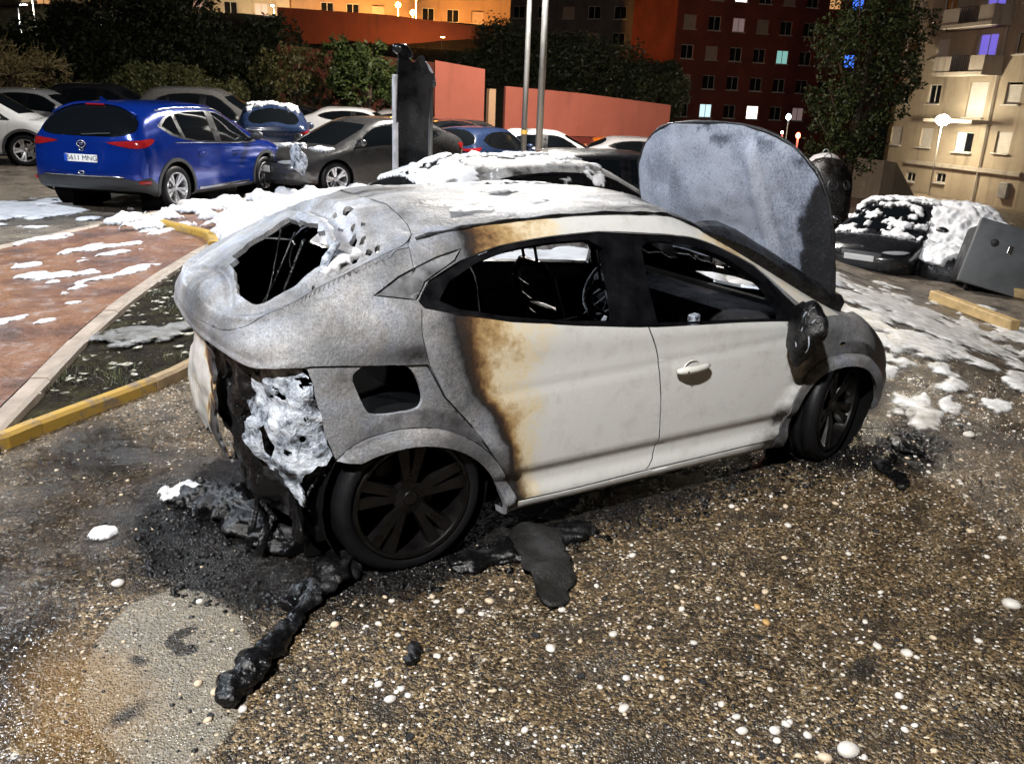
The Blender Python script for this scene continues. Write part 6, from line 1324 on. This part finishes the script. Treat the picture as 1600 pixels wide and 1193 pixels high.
place_car('hatch', 842, 26.5, -28, 'white', 'white hatchback below the two lamp posts'); place_car('mpv', 45, 31, -30, 'charcoal', 'dark people carrier far left behind the pale hatchback'); place_car('hatch', 640, 33, -28, 'silver', 'silver hatchback far behind the charred upright signboard'); place_car('suv', 290, 33, -30, 'black', 'black car roof beside the clipped round shrub')
place_car('hatch', 955, 13.4, -20, 'black', 'low dark hatchback with black windows just left of the raised bonnet', sc=(1, 1, .84))
place_car('hatch', 985, 29, -25, 'silver', 'silver hatchback half hidden by the raised bonnet')
place_car('suv', 1035, 35, -25, 'white', 'white car lit red at the top of the raised bonnet')
place_car('hatch', 922, 33, 60, 'orange', 'small orange car before the red wall', sc=(.55, .6, .75))
c14 = place_car('hatch', 850, 9.0, -2, 'burnt', 'burnt out grey hatchback capped with foam behind the burnt white car', name='burnt_out_car', sc=(.95, 1, .93))
def igloo(u, D, H, rad, m, label, seed):
    p = LD((u-800)/FPX*D, D); root = empty('bottle_bank', p, YAW+math.pi); tag(root, label, 'bin')
    b = MB(); b.lathe([(0, 1.9), (.12, 1.895), (.27, 1.85), (.44, 1.70), (.56, 1.44), (.62, 1.1), (.63, .8), (.61, .4), (.58, .1), (.60, .04), (.60, -.15)], 36, 'Z'); V = np.array(b.V); V = V+(fbm(V+seed, 3, 3)-.5)[:, None]*.10*np.array([1, 1, .6]); V *= [rad, rad, H]
    link('dome', mesh('dome', V, b.F, True), m, root)
    for k in range(3):
        a = R(-35+35*k); c = Vector((.575*rad*math.cos(a), .575*rad*math.sin(a), 1.36*H)); d = Vector((math.cos(a), math.sin(a), .45)).normalized(); o = MB().lathe([(0, .0), (.085, .0), (.10, .03), (.12, .02), (.125, -.03)], 20, 'Z').build('porthole', DARKPL, root, True, loc=c); o.rotation_euler = d.to_track_quat('Z', 'Y').to_euler()
    MB().tube([(.0, .08*math.cos(x), 1.9*H+.1*math.sin(x)) for x in np.linspace(0, math.pi, 9)], .015, 6).build('lifting_loop', POLE, root, True)
igloo(1262, 19.5, 1.0, 1.0, soot('scorched_bank', (.010, .008, .007), .4), 'charred dome shaped bottle bank beside the right edge of the raised bonnet', 4)
igloo(1258, 22.5, 1.12, 1.0, plain('pale_bank', (.42, .40, .40), .5, 0, .2, 3), 'pale dome shaped bottle bank standing behind the charred one', 9)
c16 = place_car('hatch', 1385, 17.8, 200, 'black', 'shiny black car with foam on its windscreen at the right', sc=(1.05, 1.05, .95), dz=-.12)
c17 = place_car('hatch', 1475, 17.4, 222, 'charred', 'charred car buried in foam behind the grey tipped container', name='burnt_out_car', dz=-.22)
def win(x, a, b, e=.35): return np.minimum(np.clip((x-a)/e, -1, 0), 0)+np.minimum(np.clip((b-x)/e, -1, 0), 0)
foam_on(c14, 'hatch', 'foam_layer', 'thick foam over the burnt grey roof', lambda s, t, P, v: v-.63+.20*ss(4.4-s, 0, 1.2)+.05*ss(t, 7.6, 8.4)+win(t, 6.0, 10)+win(s, 2.2, 6.9), .035, 2)
foam_on(c16, 'hatch', 'foam_layer', 'foam blotches over windscreen and roof of the shiny black car', lambda s, t, P, v: v-.52+.10*ss(6.6-s, 0, .6)+win(t, 6.6, 10)+win(s, 5.2, 8.5), .05, 5)
foam_on(c17, 'hatch', 'foam_layer', 'foam blanket hiding the charred car by the container', lambda s, t, P, v: v-.30+win(t, 4.2, 10, .8)+win(s, 5.4, 10.8), .10, 7, 2)
foam_on(c6, 'hatch', 'foam_layer', 'foam along the roof of the dark blue hatchback', lambda s, t, P, v: v-.48+win(t, 7.2, 10)+win(s, 3.6, 6), .05, 9)
foam_on(c7, 'hatch', 'foam_layer', 'foam strip under the windscreen of the scorched dark grey car', lambda s, t, P, v: v-.40+win(t, 6.6, 10)+win(s, 8.05, 8.6), .04, 4)
foam_on(HERO_ROOT, 'hero', 'foam_smears', 'dried foam smears on the roof of the burnt white car', lambda s, t, P, v: fbm(P*[1, 3.0, 1], 3.2, 5)-.645+win(t, 7.3, 10)+win(s, 4.4, 7.0), .012, 3)
foam_on(HERO_ROOT, 'hero', 'foam_clots', 'white foam clots in the corner of the torn tailgate window', lambda s, t, P, v: np.where(P[:, 1] < 0, v-.20-.42*np.hypot((s-3.2)/.42, (t-7.25)/.16), -1), .055, 8, 11)
MB().tube([(-2.83, -.56, 1.20), (-2.80, -.53, 1.25), (-2.74, -.50, 1.31)], [.016, .018, .013], 8).build('wiper_stub', MELTM, HERO_ROOT, True)
# molten headlight on the scorched grey car
V = I3*[.05, .15, .24]; V = V*(1+1.3*(fbm(I3, 2.2, 4)-.5))[:, None]; q = ray(468, 252, 15.7)
me = fast_mesh('molten_headlight', V, T3, True); o = link('molten_headlight', me, MELTM); o.location = q; o.rotation_euler = (0, R(-10), R(40)); tag(o, 'pale molten headlight hanging on the scorched dark grey car', 'headlight')
# ------------------------------------------------------------------ charred upright signboard
def slab():
    p = LD((636-800)/FPX*9.4, 9.4); root = empty('burnt_signboard', p, YAW-math.pi/2+.35); tag(root, 'tall charred upright signboard with a crumpled top standing behind the foam heap', 'signboard')
    H = 2.28; X = []; n = 14; m = 34; V = []; Fc = []
    for j in range(m):
        z = H*j/(m-1)
        for i in range(n):
            x = -.17+.36*i/(n-1); y = .05*math.cos(x*6)+.05*math.sin(z*2.1)-.03*z
            top = .05*math.sin(i*.9)-.02*i/3-.05*(i > 9) if j > m-5 else 0
            V.append((x*(1-.06*math.sin(z*1.7))+.02*math.sin(z*3), y, z+top*(j-(m-5))/4 if j > m-5 else z))
    V = np.array(V); V[:, 1] += (fbm(V, 6, 3)-.5)*.05; k = len(V); V = np.concatenate([V, V+[0, .07, 0]])
    for j in range(m-1):
        for i in range(n-1): a = j*n+i; Fc += [(a, a+1, a+n+1, a+n), (k+a, k+a+n, k+a+n+1, k+a+1)]
    for j in range(m-1):
        for a, b in ((j*n, (j+1)*n), ((j+1)*n+n-1, j*n+n-1)): Fc.append((a, b, k+b, k+a))
    for i in range(n-1): Fc.append(((m-1)*n+i, (m-1)*n+i+1, k+(m-1)*n+i+1, k+(m-1)*n+i))
    me = mesh('board', V, Fc, True); me.set_sharp_from_angle(angle=R(50)); link('board', me, CHARG, root)
    MB().box((-.185, .02, 1.0), (.05, .10, 2.15), 0, .01).build('pale_edge', plain('pale_edge_strip', (.5, .5, .53), .4, .3, .25, 8), root); MB().box((.205, .09, 1.1), (.05, .08, 2.0), .3, .015).build('rear_stay', POLE, root)  # pale strip down the left edge of the board, stay behind it
    lmp = I3*[.11, .07, .06]; lmp = lmp*(1+.8*(fbm(I3+3, 2, 3)-.5))[:, None]; link('crumpled_top', fast_mesh('crumpled_top', lmp, T3, True), CHARG, root, loc=(-.10, .03, H+.03), rot=(0, R(25), 0))
    lmp = I3*[.07, .09, .15]; lmp = lmp*(1+.8*(fbm(I3+9, 2, 3)-.5))[:, None]; link('crumpled_flap', fast_mesh('crumpled_flap', lmp, T3, True), MELTM, root, loc=(.17, .08, H-.20), rot=(0, R(-25), 0))
CHARG = plain('charred_gloss', (.004, .004, .0045), .28, .1, .5, 9, .5, 30)
slab()
# ------------------------------------------------------------------ tipped waste container, beams
def container():
    p = LD((1556-800)/FPX*14.6, 14.6); root = empty('tipped_container', p, YAW-math.pi/2-.25); tag(root, 'grey plastic waste container tipped over with its lid facing the camera', 'container')
    GP = plain('grey_plastic', (.10, .105, .11), .5, 0, .2, 4, .2, 60)
    M = Matrix.Rotation(R(13), 3, 'Y')@Matrix.Rotation(R(-14), 3, 'X'); c = Vector((0, 0, .62))
    MB().box(c+M@Vector((0, .42, 0)), (1.02, .75, 1.0), rot=M, bev=.08).build('body', soot('scorched_bin', (.02, .02, .021), .5), root, True, 40)
    lid = MB().box(c, (1.14, .09, 1.14), rot=M, bev=.04).build('lid', GP, root, True, 40)
    MB().lathe([(0, 0), (.06, 0), (.07, .02), (.05, .04)], 16, 'Y', c=tuple(c+M@Vector((-.22, -.06, .2)))).build('lock', DARKPL, lid, True); MB().box(c+M@Vector((.05, -.055, .16)), (.08, .03, .14), rot=M, bev=.01).build('sticker', CHROME, lid)
    for sx in (-1, 1): MB().lathe([(0, -.03), (.09, -.03), (.1, 0), (.09, .03), (0, .03)], 16, 'X', c=(sx*.45, .1, .1)).build('wheel', RUBBER, root, True)
container()
BEAM = plain('pale_timber', (.42, .29, .13), .6, 0, .3, 6, .4, 40)
for k, (u0, v0, D0, u1, v1, D1, lab) in enumerate(((1460, 428, 13.4, 1600, 470, 11.6, 'near pale timber beam in front of the tipped container'), (1572, 430, 14.6, 1680, 452, 13.6, 'pale timber beam right behind the tipped container'))):
    a = LD((u0-800)/FPX*D0, D0); b = LD((u1-800)/FPX*D1, D1); d = b-a; MBo = MB().box((0, 0, .09), (d.length, .16, .16), 0, .02).build('timber_beam', BEAM, None, loc=(a+b)/2, rot=(0, -math.asin(d.z/d.length), math.atan2(d.y, d.x))); tag(MBo, lab, 'beam')
